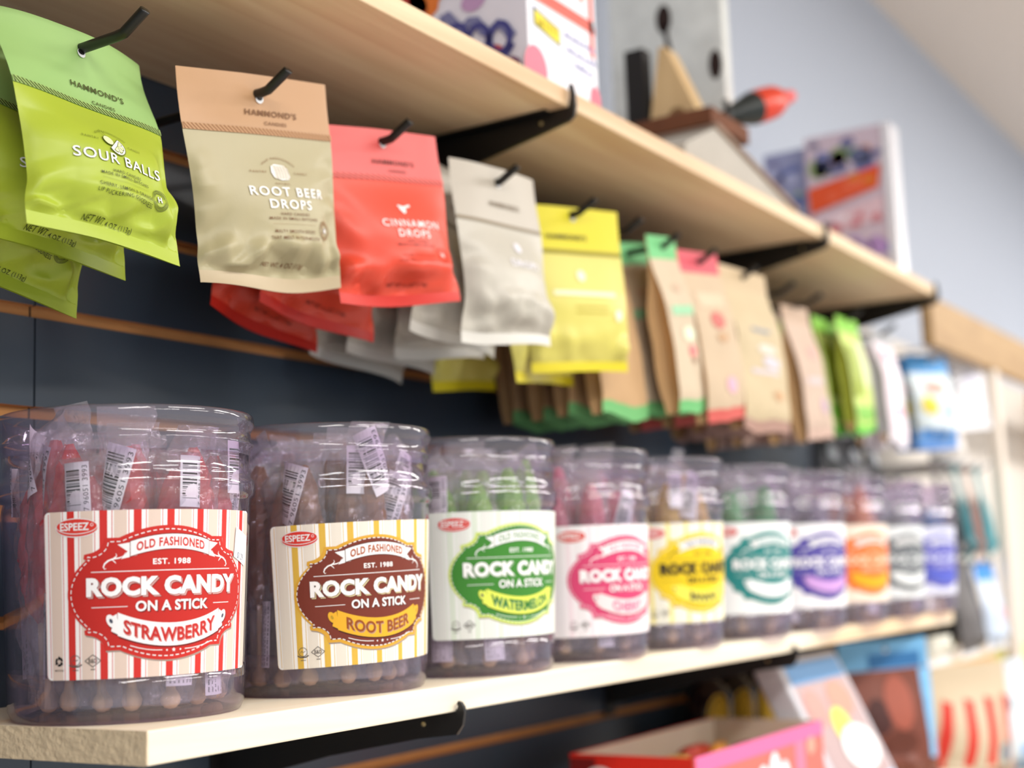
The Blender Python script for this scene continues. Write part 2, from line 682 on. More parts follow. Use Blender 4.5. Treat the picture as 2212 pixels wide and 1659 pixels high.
def tub_rim_mesh():
    P = [(0.0806, 0.163), (0.0810, 0.1675), (0.0826, 0.1690), (0.0832, 0.1702), (0.0826, 0.1715), (0.0814, 0.1728), (0.0811, 0.1760), (0.0812, 0.1790), (0.0818, 0.1805), (0.0832, 0.1825), (0.0836, 0.1850), (0.0832, 0.1880),
         (0.0824, 0.1896), (0.0814, 0.1900), (0.0804, 0.1894), (0.0799, 0.1870), (0.0798, 0.172), (0.0794, 0.163)]
    m = MB()
    m.lathe(P, 64)
    return mesh_from('tub_rim', m.v, m.f, [tub_rim], None, True)


def badge_outline(a, bb, cx, inset=0.0, n=12):
    """ornamental plaque: four shallow arcs joined by notched corners"""
    A, B = a - inset, bb - inset
    q = []
    i = inset
    # quarter in the +,+ quadrant from (A,0) to (0,B)
    for k in range(n + 1):                      # side arc (A,0) -> (.515,.205)
        t = k / n
        y = 0.205 * t
        q.append((0.505 - i * 0.9 + (A - 0.505 + i * 0.9) * (1 - t ** 2.1), y))
    q.append((0.522 - i, 0.212 - i * 0.3))
    q.append((0.518 - i, 0.238 - i * 0.6))
    for k in range(1, n):                       # concave corner
        t = k / n * PI / 2
        q.append((0.512 - i - 0.118 * math.sin(t), 0.332 - i - 0.090 * math.cos(t)))
    q.append((0.392 - i, 0.334 - i))
    q.append((0.315 - i * 0.6, 0.334 - i))
    for k in range(n + 1):
        t = 1 - k / n
        q.append(((0.305 - i * 0.6) * t, 0.334 - i + (B - 0.334 + i) * (1 - t ** 2.0)))
    full = q + [(-x, y) for x, y in q[::-1][1:]]
    full = full + [(x, -y) for x, y in full[::-1][1:-1]]
    return [(x + cx, y) for x, y in full]


def arc_warp(cx, k, y0=0.0):
    return lambda x, y: (x, y + k * (x - cx) ** 2)


def star(cx, cy, r):
    return [(cx + (r if i % 2 == 0 else r * 0.42) * math.sin(PI * i / 5), cy + (r if i % 2 == 0 else r * 0.42) * math.cos(PI * i / 5)) for i in range(10)]


def tub_label(spec, detail):
    """label art in units of the label's height; u to the right, v up"""
    A = Art()
    HU = 0.765
    paper, stripe, pale, badge, border, ban, ban_ink, title, old_ink = [ink(spec[k]) for k in ('paper', 'stripe', 'pale', 'badge', 'border', 'banner', 'banner_ink', 'title', 'old')]
    thin = ink(spec.get('thin', spec['stripe']))
    # sheet with rounded corners
    r = 0.035
    pts = []
    for sx, sy, a0 in ((1, 1, 0), (-1, 1, 90), (-1, -1, 180), (1, -1, 270)):
        for k in range(5):
            a = math.radians(a0 + 22.5 * k)
            pts.append((sx * (HU - r) + r * math.cos(a), sy * (0.5 - r) + r * math.sin(a)))
    A.poly(pts, paper, 0)
    if detail:
        P = 0.2035
        for k in range(-4, 5):
            c = 0.030 + P * k
            def rr(x0, x1, m):
                x0, x1 = max(x0, -HU + 0.003), min(x1, HU - 0.003)
                if x1 > x0:
                    e = 0.012 if (x0 < -HU + r or x1 > HU - r) else 0
                    A.rect(x0, x1, -0.5 + e, 0.5 - e, m, 1)
            rr(c - 0.0235, c + 0.0235, stripe)
            rr(c + 0.0235 + 0.026, c + 0.0235 + 0.030, thin)
            rr(c + 0.0235 + 0.040, c + 0.0235 + 0.116, pale)
            rr(c + 0.0235 + 0.126, c + 0.0235 + 0.130, thin)
    cx = 0.022
    sh = mat('label_shade_print', tuple(int(c * 0.72) for c in spec['pale']), 0.6, 0.3)
    A.poly([(x + 0.006, y - 0.010) for x, y in badge_outline(0.628, 0.404, cx)], sh, 2)
    A.poly(badge_outline(0.628, 0.404, cx), border, 3)
    A.poly(badge_outline(0.628, 0.404, cx, 0.020 if spec['border'] != spec['badge'] else 0.010), badge, 4)
    if detail:
        o = badge_outline(0.628, 0.404, cx, 0.0235)
        A.dashes(o + [o[0]], 0.0058, 0.023, 0.015, WHITE, 5)
    # ribbon OLD FASHIONED
    k = -0.62
    wp = arc_warp(cx + 0.02, k)
    rx = cx + 0.02
    A.poly([(rx - 0.335, 0.292), (rx - 0.22, 0.31), (rx - 0.22, 0.225), (rx - 0.315, 0.205), (rx - 0.275, 0.25)], WHITE, 5)
    A.poly([(rx + 0.335, 0.292), (rx + 0.22, 0.31), (rx + 0.22, 0.225), (rx + 0.315, 0.205), (rx + 0.275, 0.25)], WHITE, 5)
    A.rect(rx - 0.262, rx + 0.262, 0.262 - 0.005, 0.262 + 0.093, ink(tuple(int(c * .62) for c in spec['badge'])), 6, wp)
    A.rect(rx - 0.258, rx + 0.258, 0.262, 0.350, WHITE, 7, wp)
    A.text('OLD FASHIONED', rx, 0.306, 0.445, 0.054, old_ink, 8, 0.035, 1.12, wp)
    if detail:                                  # slab serifs as little bars above and below the letters
        pass
    wt, st = title, ink(spec['title_shade'])
    A.text('EST. 1988', rx, 0.186, 0.245, 0.034, wt, 6, 0.022, 1.1)
    A.rect(cx - 0.475, cx + 0.475, 0.130, 0.1345, wt, 6)
    dk = ink(tuple(int(c * 0.6) for c in spec['badge']))
    if detail:
        A.text('ROCK CANDY', cx + 0.012, 0.042, 1.035, 0.112, dk, 6, 0.062, 1.05, dx=0.013, dy=-0.013)
        A.text('ROCK CANDY', cx + 0.012, 0.042, 1.035, 0.112, st, 7, 0.055, 1.05, dx=0.010, dy=-0.010)
        A.text('ROCK CANDY', cx + 0.012, 0.042, 1.035, 0.112, dk, 8, 0.060, 1.05, dx=0.003, dy=-0.003)
    A.text('ROCK CANDY', cx + 0.012, 0.042, 1.035, 0.112, wt, 9, 0.055, 1.05)
    # wedge serifs on the big letters
    if detail:
        A.text('ON A STICK', cx + 0.035, -0.078, 0.485, 0.062, dk, 6, 0.03, 1.02, dx=0.007, dy=-0.007)
    A.text('ON A STICK', cx + 0.035, -0.078, 0.485, 0.062, wt, 8, 0.028, 1.02)
    A.rect(cx - 0.475, cx - 0.255, -0.0795, -0.0755, wt, 6)
    A.rect(cx + 0.325, cx + 0.475, -0.0795, -0.0755, wt, 6)
    # flavour banner, hanging like a smile
    bw = arc_warp(cx + 0.03, 0.62)
    bx = cx + 0.03
    dkb = ink(tuple(int(c * 0.55) for c in spec['badge']))
    for dx, dy, m, ly in ((0.006, -0.009, dkb, 6), (0, 0, ban, 7)):
        A.rect(bx - 0.345 + dx, bx + 0.345 + dx, -0.322 + dy, -0.185 + dy, m, ly, bw)
        for sx in (-1, 1):
            A.poly([(bx + sx * 0.335 + dx, -0.315 + dy), (bx + sx * 0.385 + dx, -0.312 + dy), (bx + sx * 0.378 + dx, -0.285 + dy), (bx + sx * 0.378 + dx, -0.222 + dy), (bx + sx * 0.35 + dx, -0.195 + dy)][::sx], m, ly, bw)
            A.ellipse(bx + sx * 0.385 + dx, -0.252 + dy, 0.030, 0.036, m, ly, 16, bw)
    for sx in (-1, 1):
        A.ellipse(bx + sx * 0.385, -0.252, 0.011, 0.013, ink((70, 76, 92)) if not spec.get('plain_rivet') else ink((190, 150, 40)), 8, 12, bw)
    if spec['flavour']:
        L = len(spec['flavour'])
        wd = {10: 0.62, 9: 0.56, 6: 0.42}.get(L, 0.56)
        tx = bx
        if detail:
            A.text(spec['flavour'], tx, -0.252, wd, 0.082, ink(tuple(min(255, int(c * .5 + 110)) for c in spec['banner_ink'])), 8, 0.03, 1.02, bw, dx=0.006, dy=-0.007)
        A.text(spec['flavour'], tx, -0.252, wd, 0.082, ban_ink, 9, 0.026, 1.02, bw)
    # small ornaments
    A.poly(star(cx + 0.035, -0.347, 0.014), wt, 6)
    for sx in (-1, 1):
        A.ellipse(cx + 0.035 + sx * 0.045, -0.347, 0.0055, 0.0055, wt, 6, 8)
        A.stroke([(cx + 0.035 + sx * (0.075 + 0.05 * q), -0.345 + 0.0022 * q ** 2) for q in range(5)], 0.0045, wt, 6)
        fl = [(cx + 0.02 + sx * (0.30 + 0.03 * t), 0.185 + 0.045 * math.sin(t * 0.75) + 0.0) for t in (0, .5, 1, 1.5, 2, 2.5, 3, 3.5, 4)]
        A.stroke([(cx + 0.02 + sx * x, y) for x, y in ((0.285, 0.245), (0.30, 0.222), (0.325, 0.212), (0.36, 0.208), (0.39, 0.198), (0.412, 0.180), (0.42, 0.160), (0.412, 0.148), (0.402, 0.152))], 0.010, wt, 6, True)
        A.stroke([(cx + 0.02 + sx * x, y) for x, y in ((0.345, 0.240), (0.340, 0.226), (0.352, 0.214), (0.37, 0.205), (0.352, 0.190), (0.344, 0.180))], 0.008, wt, 6, True)
    # maker's oval
    ox, oy = -0.543, 0.405
    red = ink((222, 58, 46))
    A.ellipse(ox, oy - 0.004, 0.137, 0.058, WHITE, 5, 36)
    A.ellipse(ox, oy - 0.006, 0.131, 0.050, red, 6, 36)
    A.ellipse(ox, oy + 0.003, 0.131, 0.046, WHITE, 7, 36)
    A.ellipse(ox, oy + 0.005, 0.128, 0.043, red, 8, 36)
    A.text('ESPEEZ', ox - 0.012, oy + 0.003, 0.185, 0.046, WHITE, 9, 0.022, 1.0)
    A.ring(ox + 0.098, oy + 0.012, 0.010, 0.010, 0.003, WHITE, 9, 12)
    # recycling, kosher and other small marks
    if detail:
        gk = ink((92, 84, 78))
        iy = -0.39
        if spec.get('recycle'):
            for a in range(3):
                t = a * 2 * PI / 3
                pts = [(-0.672 + 0.028 * math.cos(t + q) * 1.0, iy + 0.028 * math.sin(t + q)) for q in (0.1, 0.5, 0.9, 1.3, 1.55)] + [(-0.672 + 0.014 * math.cos(t + q), iy + 0.014 * math.sin(t + q)) for q in (1.55, 1.3, 0.9, 0.5, 0.1)]
                A.poly(pts, BLACK, 5)
                A.poly([(-0.672 + rr_ * math.cos(t + q), iy + rr_ * math.sin(t + q)) for rr_, q in ((0.036, 1.5), (0.006, 1.55), (0.023, 2.0))], BLACK, 6)
            A.text('RECYCLE', -0.672, iy - 0.052, 0.062, 0.010, BLACK, 5, 0.01)
        for mx in (-0.56,):
            A.ring(mx, iy + 0.004, 0.034, 0.032, 0.004, gk, 5)
            A.stroke([(mx - 0.02, iy - 0.002), (mx - 0.008, iy + 0.012), (mx + 0.002, iy), (mx + 0.018, iy + 0.01)], 0.004, gk, 5)
            A.stroke([(mx - 0.042, iy - 0.02), (mx - 0.02, iy - 0.032), (mx + 0.02, iy - 0.032), (mx + 0.042, iy - 0.02)], 0.008, gk, 5)
            A.rect(mx - 0.02, mx + 0.02, iy - 0.055, iy - 0.051, gk, 5)
        dx_ = -0.447
        dm = [(dx_ - 0.05, iy), (dx_, iy + 0.036), (dx_ + 0.05, iy), (dx_, iy - 0.036), (dx_ - 0.05, iy)]
        for p, q in zip(dm[:-1], dm[1:]):
            A.stroke([p, q], 0.0045, gk, 5)
        A.text('B&D', dx_, iy, 0.055, 0.026, gk, 5, 0.012)
        A.rect(dx_ - 0.014, dx_ + 0.014, iy - 0.053, iy - 0.048, gk, 5)
    return A


def label_map(h, z0, phi, tilt, eps):
    def f(u, v, layer):
        x, y = u * h, v * h
        x, y = x * math.cos(tilt) - y * math.sin(tilt), x * math.sin(tilt) + y * math.cos(tilt)
        z = z0 + y
        a = phi + x / 0.0795
        r = tub_r(z) + 0.0003 + eps * layer
        return Vector((r * math.cos(a), r * math.sin(a), z))
    return f


# ---- rock candy on a stick
wrap_mat = film('wrapper_film', (254, 254, 255), (250, 250, 253), 1.0, 0.08, 0.17, 0.06, cap=0.6, bump=0.9, bscale=110, scatter=True)
stick_mat = mat('birch_stick', (226, 196, 152), 0.6, 0.3)


def candy_material(name, rgb):
    if name in MATS:
        return MATS[name]
    m = bpy.data.materials.new(name)
    m.use_nodes = True
    nt = m.node_tree
    bs = nt.nodes['Principled BSDF']
    bs.inputs['Base Color'].default_value = (*lin(rgb), 1)
    bs.inputs['Roughness'].default_value = 0.22
    tl = nt.nodes.new('ShaderNodeBsdfTranslucent')
    tl.inputs[0].default_value = (*lin(rgb), 1)
    mx = nt.nodes.new('ShaderNodeMixShader')
    mx.inputs[0].default_value = 0.45
    nt.links.new(bs.outputs[0], mx.inputs[1])
    nt.links.new(tl.outputs[0], mx.inputs[2])
    nt.links.new(mx.outputs[0], nt.nodes['Material Output'].inputs[0])
    MATS[name] = m
    return m


def crystal_mesh(seed, m):
    """lumpy sugar crystals grown round a stick: faceted, rounded at both ends"""
    rnd = random.Random(seed)
    nu, nv = 16, 22
    vs = []
    for j in range(nv + 1):
        t = j / nv
        prof = min(1, (math.sin(PI * min(t, 0.5) * 1) ** 0.35 if t < .5 else math.sin(PI * t) ** 0.45)) if 0 < t < 1 else 0.25
        for i in range(nu):
            a = 2 * PI * i / nu
            p = Vector((math.cos(a) * 1.6, math.sin(a) * 1.6, t * 9 + seed * 3.7))
            d = noise.voronoi(p)[0]
            k = 0.0132 * prof * (0.72 + 0.42 * d[0] + rnd.uniform(-.07, .07))
            vs.append((k * math.cos(a), k * math.sin(a), 0.060 + 0.104 * t + rnd.uniform(-.0008, .0008)))
    fs = [(j * nu + i, j * nu + (i + 1) % nu, (j + 1) * nu + (i + 1) % nu, (j + 1) * nu + i) for j in range(nv) for i in range(nu)]
    fs += [tuple(range(nu))[::-1], tuple(nv * nu + i for i in range(nu))]
    return mesh_from('crystal', vs, fs, [m])


def stick_mesh():
    m = MB()
    m.lathe([(0.0, -0.0005), (0.0035, 0.0004), (0.0058, 0.0035), (0.0062, 0.0065), (0.0050, 0.0100), (0.0032, 0.0125), (0.0027, 0.016), (0.0026, 0.140)], 12)
    return mesh_from('stick', m.v, m.f, [stick_mat], None, True)


def wrap_surface(seed):
    """cellophane sleeve: flattened tube, gathered low, crimped fin on top"""
    def f(a, z):
        t = (z - 0.004) / 0.180
        fin = min(max((z - 0.166) / 0.014, 0), 1)
        low = min(max((0.055 - z) / 0.045, 0), 1)
        rx = 0.0142 * (1 + low * 0.22) + fin * 0.0035
        ry = 0.0138 * (1 - low * 0.55) * (1 - fin) + 0.0006
        n = noise.noise(Vector((math.cos(a) * 1.3, math.sin(a) * 1.3, z * 55 + seed * 9.1)))
        n2 = noise.noise(Vector((math.cos(a) * 4, math.sin(a) * 4, z * 130 + seed * 5.3)))
        k = 1 + 0.26 * n + 0.16 * n2
        bend = 0.006 * fin * math.sin(seed * 2.1 + z * 60)
        return Vector((rx * k * math.cos(a), ry * k * math.sin(a) + bend, z))
    return f


def wrapper_mesh(seed, top=0.182):
    f = wrap_surface(seed)
    nu, nv = 18, 34
    zs = [0.003 + (top - 0.003) * j / nv for j in range(nv + 1)]
    vs = [f(2 * PI * i / nu, z) for z in zs for i in range(nu)]
    fs = [(j * nu + i, j * nu + (i + 1) % nu, (j + 1) * nu + (i + 1) % nu, (j + 1) * nu + i) for j in range(nv) for i in range(nu)]
    return mesh_from('wrapper', vs, fs, [wrap_mat])


def barcode_mesh(seed, ang, zc, hgt=0.046, wid=0.019, slant=0.0):
    A = Art()
    rnd = random.Random(seed)
    A.rect(-wid / 2, wid / 2, -hgt / 2, hgt / 2, mat('tag_white', (238, 236, 240), 0.45), 0)
    y = -hgt / 2 + 0.006
    while y < hgt / 2 - 0.006:
        t = rnd.choice((0.0004, 0.0004, 0.0008, 0.0013))
        A.rect(-wid / 2 + 0.0015, wid / 2 - 0.006, y, y + t, BLACK, 1)
        y += t + rnd.choice((0.0004, 0.0006, 0.0011))
    vs, fs = text_mesh('7 96051 3993', 0.0, 1.1)
    x1 = max(v[0] for v in vs)
    A.raw([(wid / 2 - 0.0012 - v[1] * 0.0046, -hgt / 2 + 0.0015 + v[0] / x1 * (hgt - 0.004)) for v in vs], fs, ink((70, 68, 74)), 1)

    def mp(u, v, layer):
        uu = u * math.cos(slant) - v * math.sin(slant)
        vv = u * math.sin(slant) + v * math.cos(slant)
        a = ang + uu / 0.0165
        r = 0.0158 + 0.0009 * noise.noise(Vector((uu * 90, vv * 60, seed))) + layer * 0.00006
        return Vector((r * math.cos(a), r * math.sin(a), zc + vv))
    V, F, Mi = A.build(mp, 0.003, 0.012)
    return mesh_from('barcode_tag', V, F, A.mats, Mi)


def fineprint_mesh(seed, ang, zc, hgt=0.052, wid=0.017):
    A = Art()
    rnd = random.Random(seed)
    A.rect(-wid / 2, wid / 2, -hgt / 2, hgt / 2, mat('fineprint_white', (222, 220, 228), 0.5), 0)
    for c in range(6):
        x = -wid / 2 + 0.0016 + c * 0.0026
        y = -hgt / 2 + 0.002
        while y < hgt / 2 - 0.003:
            L = rnd.uniform(0.0012, 0.0042)
            for k in range(int(L / 0.0007)):
                A.rect(x + rnd.uniform(0, .0004), x + rnd.uniform(.0009, .0014), y + k * 0.0007, y + k * 0.0007 + 0.0004, BLACK, 1)
            y += L + 0.0009

    def mp(u, v, layer):
        a = ang + u / 0.0145
        r = 0.0150 + 0.0006 * noise.noise(Vector((u * 90, v * 60, seed))) + layer * 0.00006
        return Vector((r * math.cos(a), r * math.sin(a), zc + v))
    V, F, Mi = A.build(mp, 0.004, None)
    return mesh_from('fine_print_strip', V, F, A.mats, Mi)


STICK = stick_mesh()
WRAPS = [wrapper_mesh(s, 0.178 + 0.006 * (s % 3)) for s in range(4)]
TAGS = [barcode_mesh(1, -1.9, 0.150, slant=0.38), barcode_mesh(2, -2.3, 0.142, slant=-0.30), barcode_mesh(3, -1.5, 0.156, 0.036)]
PRINTS = [fineprint_mesh(5, -1.9, 0.042), fineprint_mesh(6, -1.4, 0.032), fineprint_mesh(7, -2.4, 0.046)]


def make_stick(kind, cm, crystals, rnd, full, tagged, printed):
    k = rnd.randrange(4)
    root = thing('rock_candy_stick', None, 'candy')
    obj('crystal', crystals[rnd.randrange(len(crystals))], root)
    obj('stick', STICK, root)
    obj('wrapper', WRAPS[k], root)
    if tagged:
        obj('barcode_tag', TAGS[rnd.randrange(3)], root)
    if printed:
        obj('fine_print_strip', PRINTS[rnd.randrange(3)], root)
    return root


BODY, RIM, BASE = tub_body_mesh(), tub_rim_mesh(), tub_base_mesh()
BASEPAPER = (250, 248, 246)
TUBS = [
    # x, y, label azimuth (deg), label z, label height, tilt, spec, candy colour, words
    dict(x=0.628, y=0.700, az=244.5, z0=0.0765, h=0.0990, tilt=0.0, candy=(238, 44, 52), n=25, name='strawberry', colour='red',
         paper=(252, 248, 246), stripe=(212, 50, 44), pale=(228, 206, 192), badge=(194, 38, 30), border=(204, 44, 36), banner=(250, 248, 248), banner_ink=(196, 42, 36), title=(252, 250, 250), title_shade=(222, 170, 164), old=(206, 52, 46), flavour='STRAWBERRY', recycle=True,
         label='clear tub of red rock candy sticks under a strawberry label with red stripes'),
    dict(x=0.805, y=0.684, az=246.5, z0=0.0710, h=0.0985, tilt=0.028, candy=(172, 114, 66), n=24, name='root beer', colour='brown',
         paper=(252, 250, 246), stripe=(226, 184, 74), pale=(236, 228, 214), badge=(120, 50, 34), border=(222, 168, 56), banner=(236, 178, 44), banner_ink=(150, 76, 30), title=(252, 250, 248), title_shade=(226, 208, 160), old=(176, 92, 50), flavour='ROOT BEER', plain_rivet=True,
         label='clear tub of brown rock candy sticks under a root beer label with yellow stripes'),
    dict(x=0.972, y=0.674, az=249, z0=0.0800, h=0.1000, tilt=0.005, candy=(160, 226, 60), n=16, name='watermelon', colour='green',
         paper=(244, 246, 242), stripe=(226, 236, 220), pale=(234, 236, 230), badge=(62, 134, 46), border=(206, 224, 110), banner=(228, 240, 96), banner_ink=(52, 120, 44), title=(252, 252, 250), title_shade=(180, 210, 170), old=(140, 170, 134), flavour='WATERMELON', thin=(206, 222, 196),
         label='clear tub of lime green rock candy under a watermelon label with a dark green badge'),
    dict(x=1.136, y=0.670, az=253, z0=0.0715, h=0.0980, tilt=0.01, candy=(244, 112, 146), n=16, name='cherry', colour='pink',
         paper=(250, 244, 246), stripe=(248, 230, 236), pale=(240, 234, 236), badge=(214, 66, 112), border=(222, 92, 132), banner=(248, 222, 222), banner_ink=(226, 112, 148), title=(252, 250, 250), title_shade=(240, 190, 205), old=(222, 120, 150), flavour='CHERRY',
         label='clear tub of pink rock candy under a cherry label with a crimson badge'),
    dict(x=1.301, y=0.668, az=249, z0=0.0750, h=0.0980, tilt=0.01, candy=(244, 204, 40), n=15, name='banana', colour='yellow',
         paper=(252, 250, 238), stripe=(250, 236, 150), pale=(244, 242, 226), badge=(240, 206, 24), border=(240, 206, 24), banner=(250, 238, 90), banner_ink=(74, 62, 24), title=(52, 42, 18), title_shade=(150, 124, 20), old=(110, 106, 110), flavour='BANANA',
         label='clear tub of yellow rock candy under a banana label with a bright yellow badge'),
    dict(x=1.472, y=0.662, az=247, z0=0.0765, h=0.0990, tilt=0.0, candy=(80, 200, 104), n=13, name='teal label', colour='green',
         paper=(248, 250, 250), stripe=(230, 240, 240), pale=(238, 242, 242), badge=(30, 130, 128), border=(60, 150, 146), banner=(246, 250, 250), banner_ink=(170, 205, 204), title=(252, 252, 252), title_shade=(150, 200, 200), old=(130, 180, 178), flavour='',
         label='clear tub of green rock candy under a label with a teal badge'),
    dict(x=1.636, y=0.656, az=246, z0=0.0765, h=0.0990, tilt=0.0, candy=(120, 96, 140), n=12, name='purple label', colour='purple',
         paper=(250, 248, 252), stripe=(236, 232, 246), pale=(242, 240, 248), badge=(74, 62, 158), border=(96, 84, 172), banner=(206, 160, 222), banner_ink=(226, 196, 236), title=(250, 248, 252), title_shade=(170, 160, 210), old=(160, 150, 200), flavour='',
         label='clear tub of greyish candy under a label with a violet badge and lilac banner'),
    dict(x=1.800, y=0.656, az=246, z0=0.0770, h=0.0990, tilt=0.0, candy=(250, 150, 70), n=11, name='orange label', colour='orange',
         paper=(252, 232, 214), stripe=(250, 190, 140), pale=(250, 214, 184), badge=(244, 120, 50), border=(246, 140, 70), banner=(250, 176, 30), banner_ink=(250, 190, 60), title=(252, 214, 180), title_shade=(244, 150, 90), old=(246, 150, 90), flavour='',
         label='clear tub of orange rock candy under a label with an orange badge'),
    dict(x=1.964, y=0.656, az=246, z0=0.0765, h=0.0990, tilt=0.0, candy=(170, 176, 184), n=11, name='black label', colour='colourless',
         paper=(232, 236, 238), stripe=(214, 220, 222), pale=(222, 226, 228), badge=(92, 98, 104), border=(120, 126, 132), banner=(236, 240, 240), banner_ink=(200, 204, 208), title=(226, 230, 232), title_shade=(150, 156, 160), old=(150, 156, 160), flavour='',
         label='clear tub of colourless rock candy under a label with a dark grey badge'),
    dict(x=2.128, y=0.656, az=246, z0=0.0765, h=0.0990, tilt=0.0, candy=(70, 140, 214), n=11, name='blue label', colour='blue',
         paper=(226, 228, 248), stripe=(206, 210, 244), pale=(216, 220, 246), badge=(92, 92, 190), border=(116, 118, 206), banner=(92, 104, 204), banner_ink=(120, 130, 214), title=(214, 216, 246), title_shade=(150, 156, 220), old=(150, 156, 220), flavour='',
         label='clear tub of blue rock candy at the far end of the lower shelf'),
]


def place_sticks(T, rnd):
    """feet of the sticks: a ring against the wall of the tub, a loose inner cluster"""
    n_out = max(7, int(T['n'] * 0.64))
    a0 = rnd.uniform(0, 2 * PI)
    spots = [(a0 + 2 * PI * (k + rnd.uniform(-.12, .12)) / n_out, 0.0545 + rnd.uniform(-.002, .002), True) for k in range(n_out)]
    n_in = T['n'] - n_out
    spots += [(a0 + 2 * PI * (k + .5) / max(n_in, 1), 0.026 + rnd.uniform(-.004, .004), False) for k in range(n_in)]
    return spots


for ti, T in enumerate(TUBS):
    rnd = random.Random(100 + ti)
    root = thing('candy_tub', T['label'], 'candy tub', (T['x'], T['y'], Z_LOW), group='candy tubs on the lower shelf')
    root.scale = (0.975, 0.975, 1.0)
    obj('tub_body', BODY, root)
    obj('base', BASE, root)
    obj('rim', RIM, root)
    A = tub_label(T, ti < 5)
    V, F, Mi = A.build(label_map(T['h'], T['z0'], math.radians(T['az']), T['tilt'], 0.00006 if ti < 5 else 0.00012), 0.035 if ti < 5 else 0.06)
    F = orient(V, F, lambda c: Vector((c.x, c.y, 0)))
    obj('paper_label', mesh_from('paper_label', V, F, A.mats, Mi), root)
    if ti == 0:
        S = Art()
        sw = mat('sticker_white', (246, 247, 250), 0.35)
        S.poly([(0.565, 0.395), (0.735, 0.335), (0.725, 0.185), (0.705, 0.145), (0.545, 0.205)], sw, 11)
        S.text('$1.29', 0.632, 0.208, 0.085, 0.040, ink((120, 126, 146)), 12, 0.0, 1.0, rot=-0.22)
        V, F, Mi = S.build(label_map(T['h'], T['z0'], math.radians(T['az']), 0, 0.00006), 0.03)
        F = orient(V, F, lambda c: Vector((c.x, c.y, 0)))
        tag(obj('price_sticker', mesh_from('price_sticker', V, F, S.mats, Mi), root), 'torn white price sticker')
    cm = candy_material('candy_' + T['name'].replace(' ', '_'), T['candy'])
    crystals = [crystal_mesh(ti * 5 + q, cm) for q in range(3 if ti < 2 else 2)]
    for si, (a, rr, outer) in enumerate(place_sticks(T, rnd)):
        s = make_stick(T['name'], cm, crystals, rnd, ti < 6, outer and ti < 5 and rnd.random() < (0.6 if ti < 2 else 0.35), outer and rnd.random() < 0.7)
        s['label'] = '%s rock candy stick in clear wrapper inside the %s tub' % (T['colour'], T['name'])
        s['group'] = 'rock candy sticks in the %s tub' % T['name']
        rr2 = rr + rnd.uniform(-.003, .002)
        # stick leans a little: foot at radius rr-ish, head a bit off
        foot = Vector((rr2 * math.cos(a), rr2 * math.sin(a), 0.006 + rnd.uniform(0, .002)))
        ha = a + rnd.uniform(-.16, .16)
        hr = min(rr + rnd.uniform(-.006, .006), 0.058)
        head = Vector((hr * math.cos(ha), hr * math.sin(ha), 0.18))
        d = (head - foot).normalized()
        xax = Vector((-math.sin(a), math.cos(a), 0))       # sleeve's flat side faces outwards
        yax = d.cross(xax).normalized()
        xax = yax.cross(d)
        R = Matrix((xax, yax, d)).transposed().to_4x4()
        # tags were drawn near azimuth -pi/2 of the sleeve: turn that side outwards
        out_dir = Vector((math.cos(a), math.sin(a), 0))
        if (R.to_3x3() @ Vector((0, -1, 0))).dot(out_dir) < 0:
            R = R @ Matrix.Rotation(PI, 4, 'Z')
        R = R @ Matrix.Rotation(rnd.uniform(-.35, .35), 4, 'Z')
        s.location = Vector((T['x'], T['y'], Z_LOW)) + foot
        s.rotation_euler = R.to_euler()
        hs = rnd.uniform(0.86, 1.0) if rnd.random() < 0.9 else rnd.uniform(1.0, 1.04)
        s.scale = (1, 1, hs)

# ------------------------------------------------------------------ hooks
hook_mat = mat('hook_black', (20, 20, 19), 0.38, 0.5)


def hook(x, label, length=0.205, group='slat wall hooks'):
    root = thing('display_hook', label, 'hook', (x, YW, 1.6535), group=group)
    m = MB()
    L = length
    m.tube([(0, 0.004, 0.0), (0, -0.02, 0), (0, -L * 0.5, 0), (0, -L + 0.026, 0), (0, -L + 0.0195, 0.0006), (0, -L + 0.0165, 0.0022), (0, -L + 0.0005, 0.0108), (0, -L, 0.0112)], 0.0036, 12)
    m.build('rod', hook_mat, root, True)
    m = MB()
    m.box(-0.016, 0.016, -0.0026, -0.0003, -0.016, 0.012, 0, 0.0006)
    m.box(-0.016, 0.016, -0.0003, 0.0045, 0.003, 0.008)
    m.build('back_plate', hook_mat, root)
    return root


# ------------------------------------------------------------------ hanging candy bags
def sstep(a, b_, x):
    t = min(max((x - a) / (b_ - a), 0), 1)
    return t * t * (3 - 2 * t)


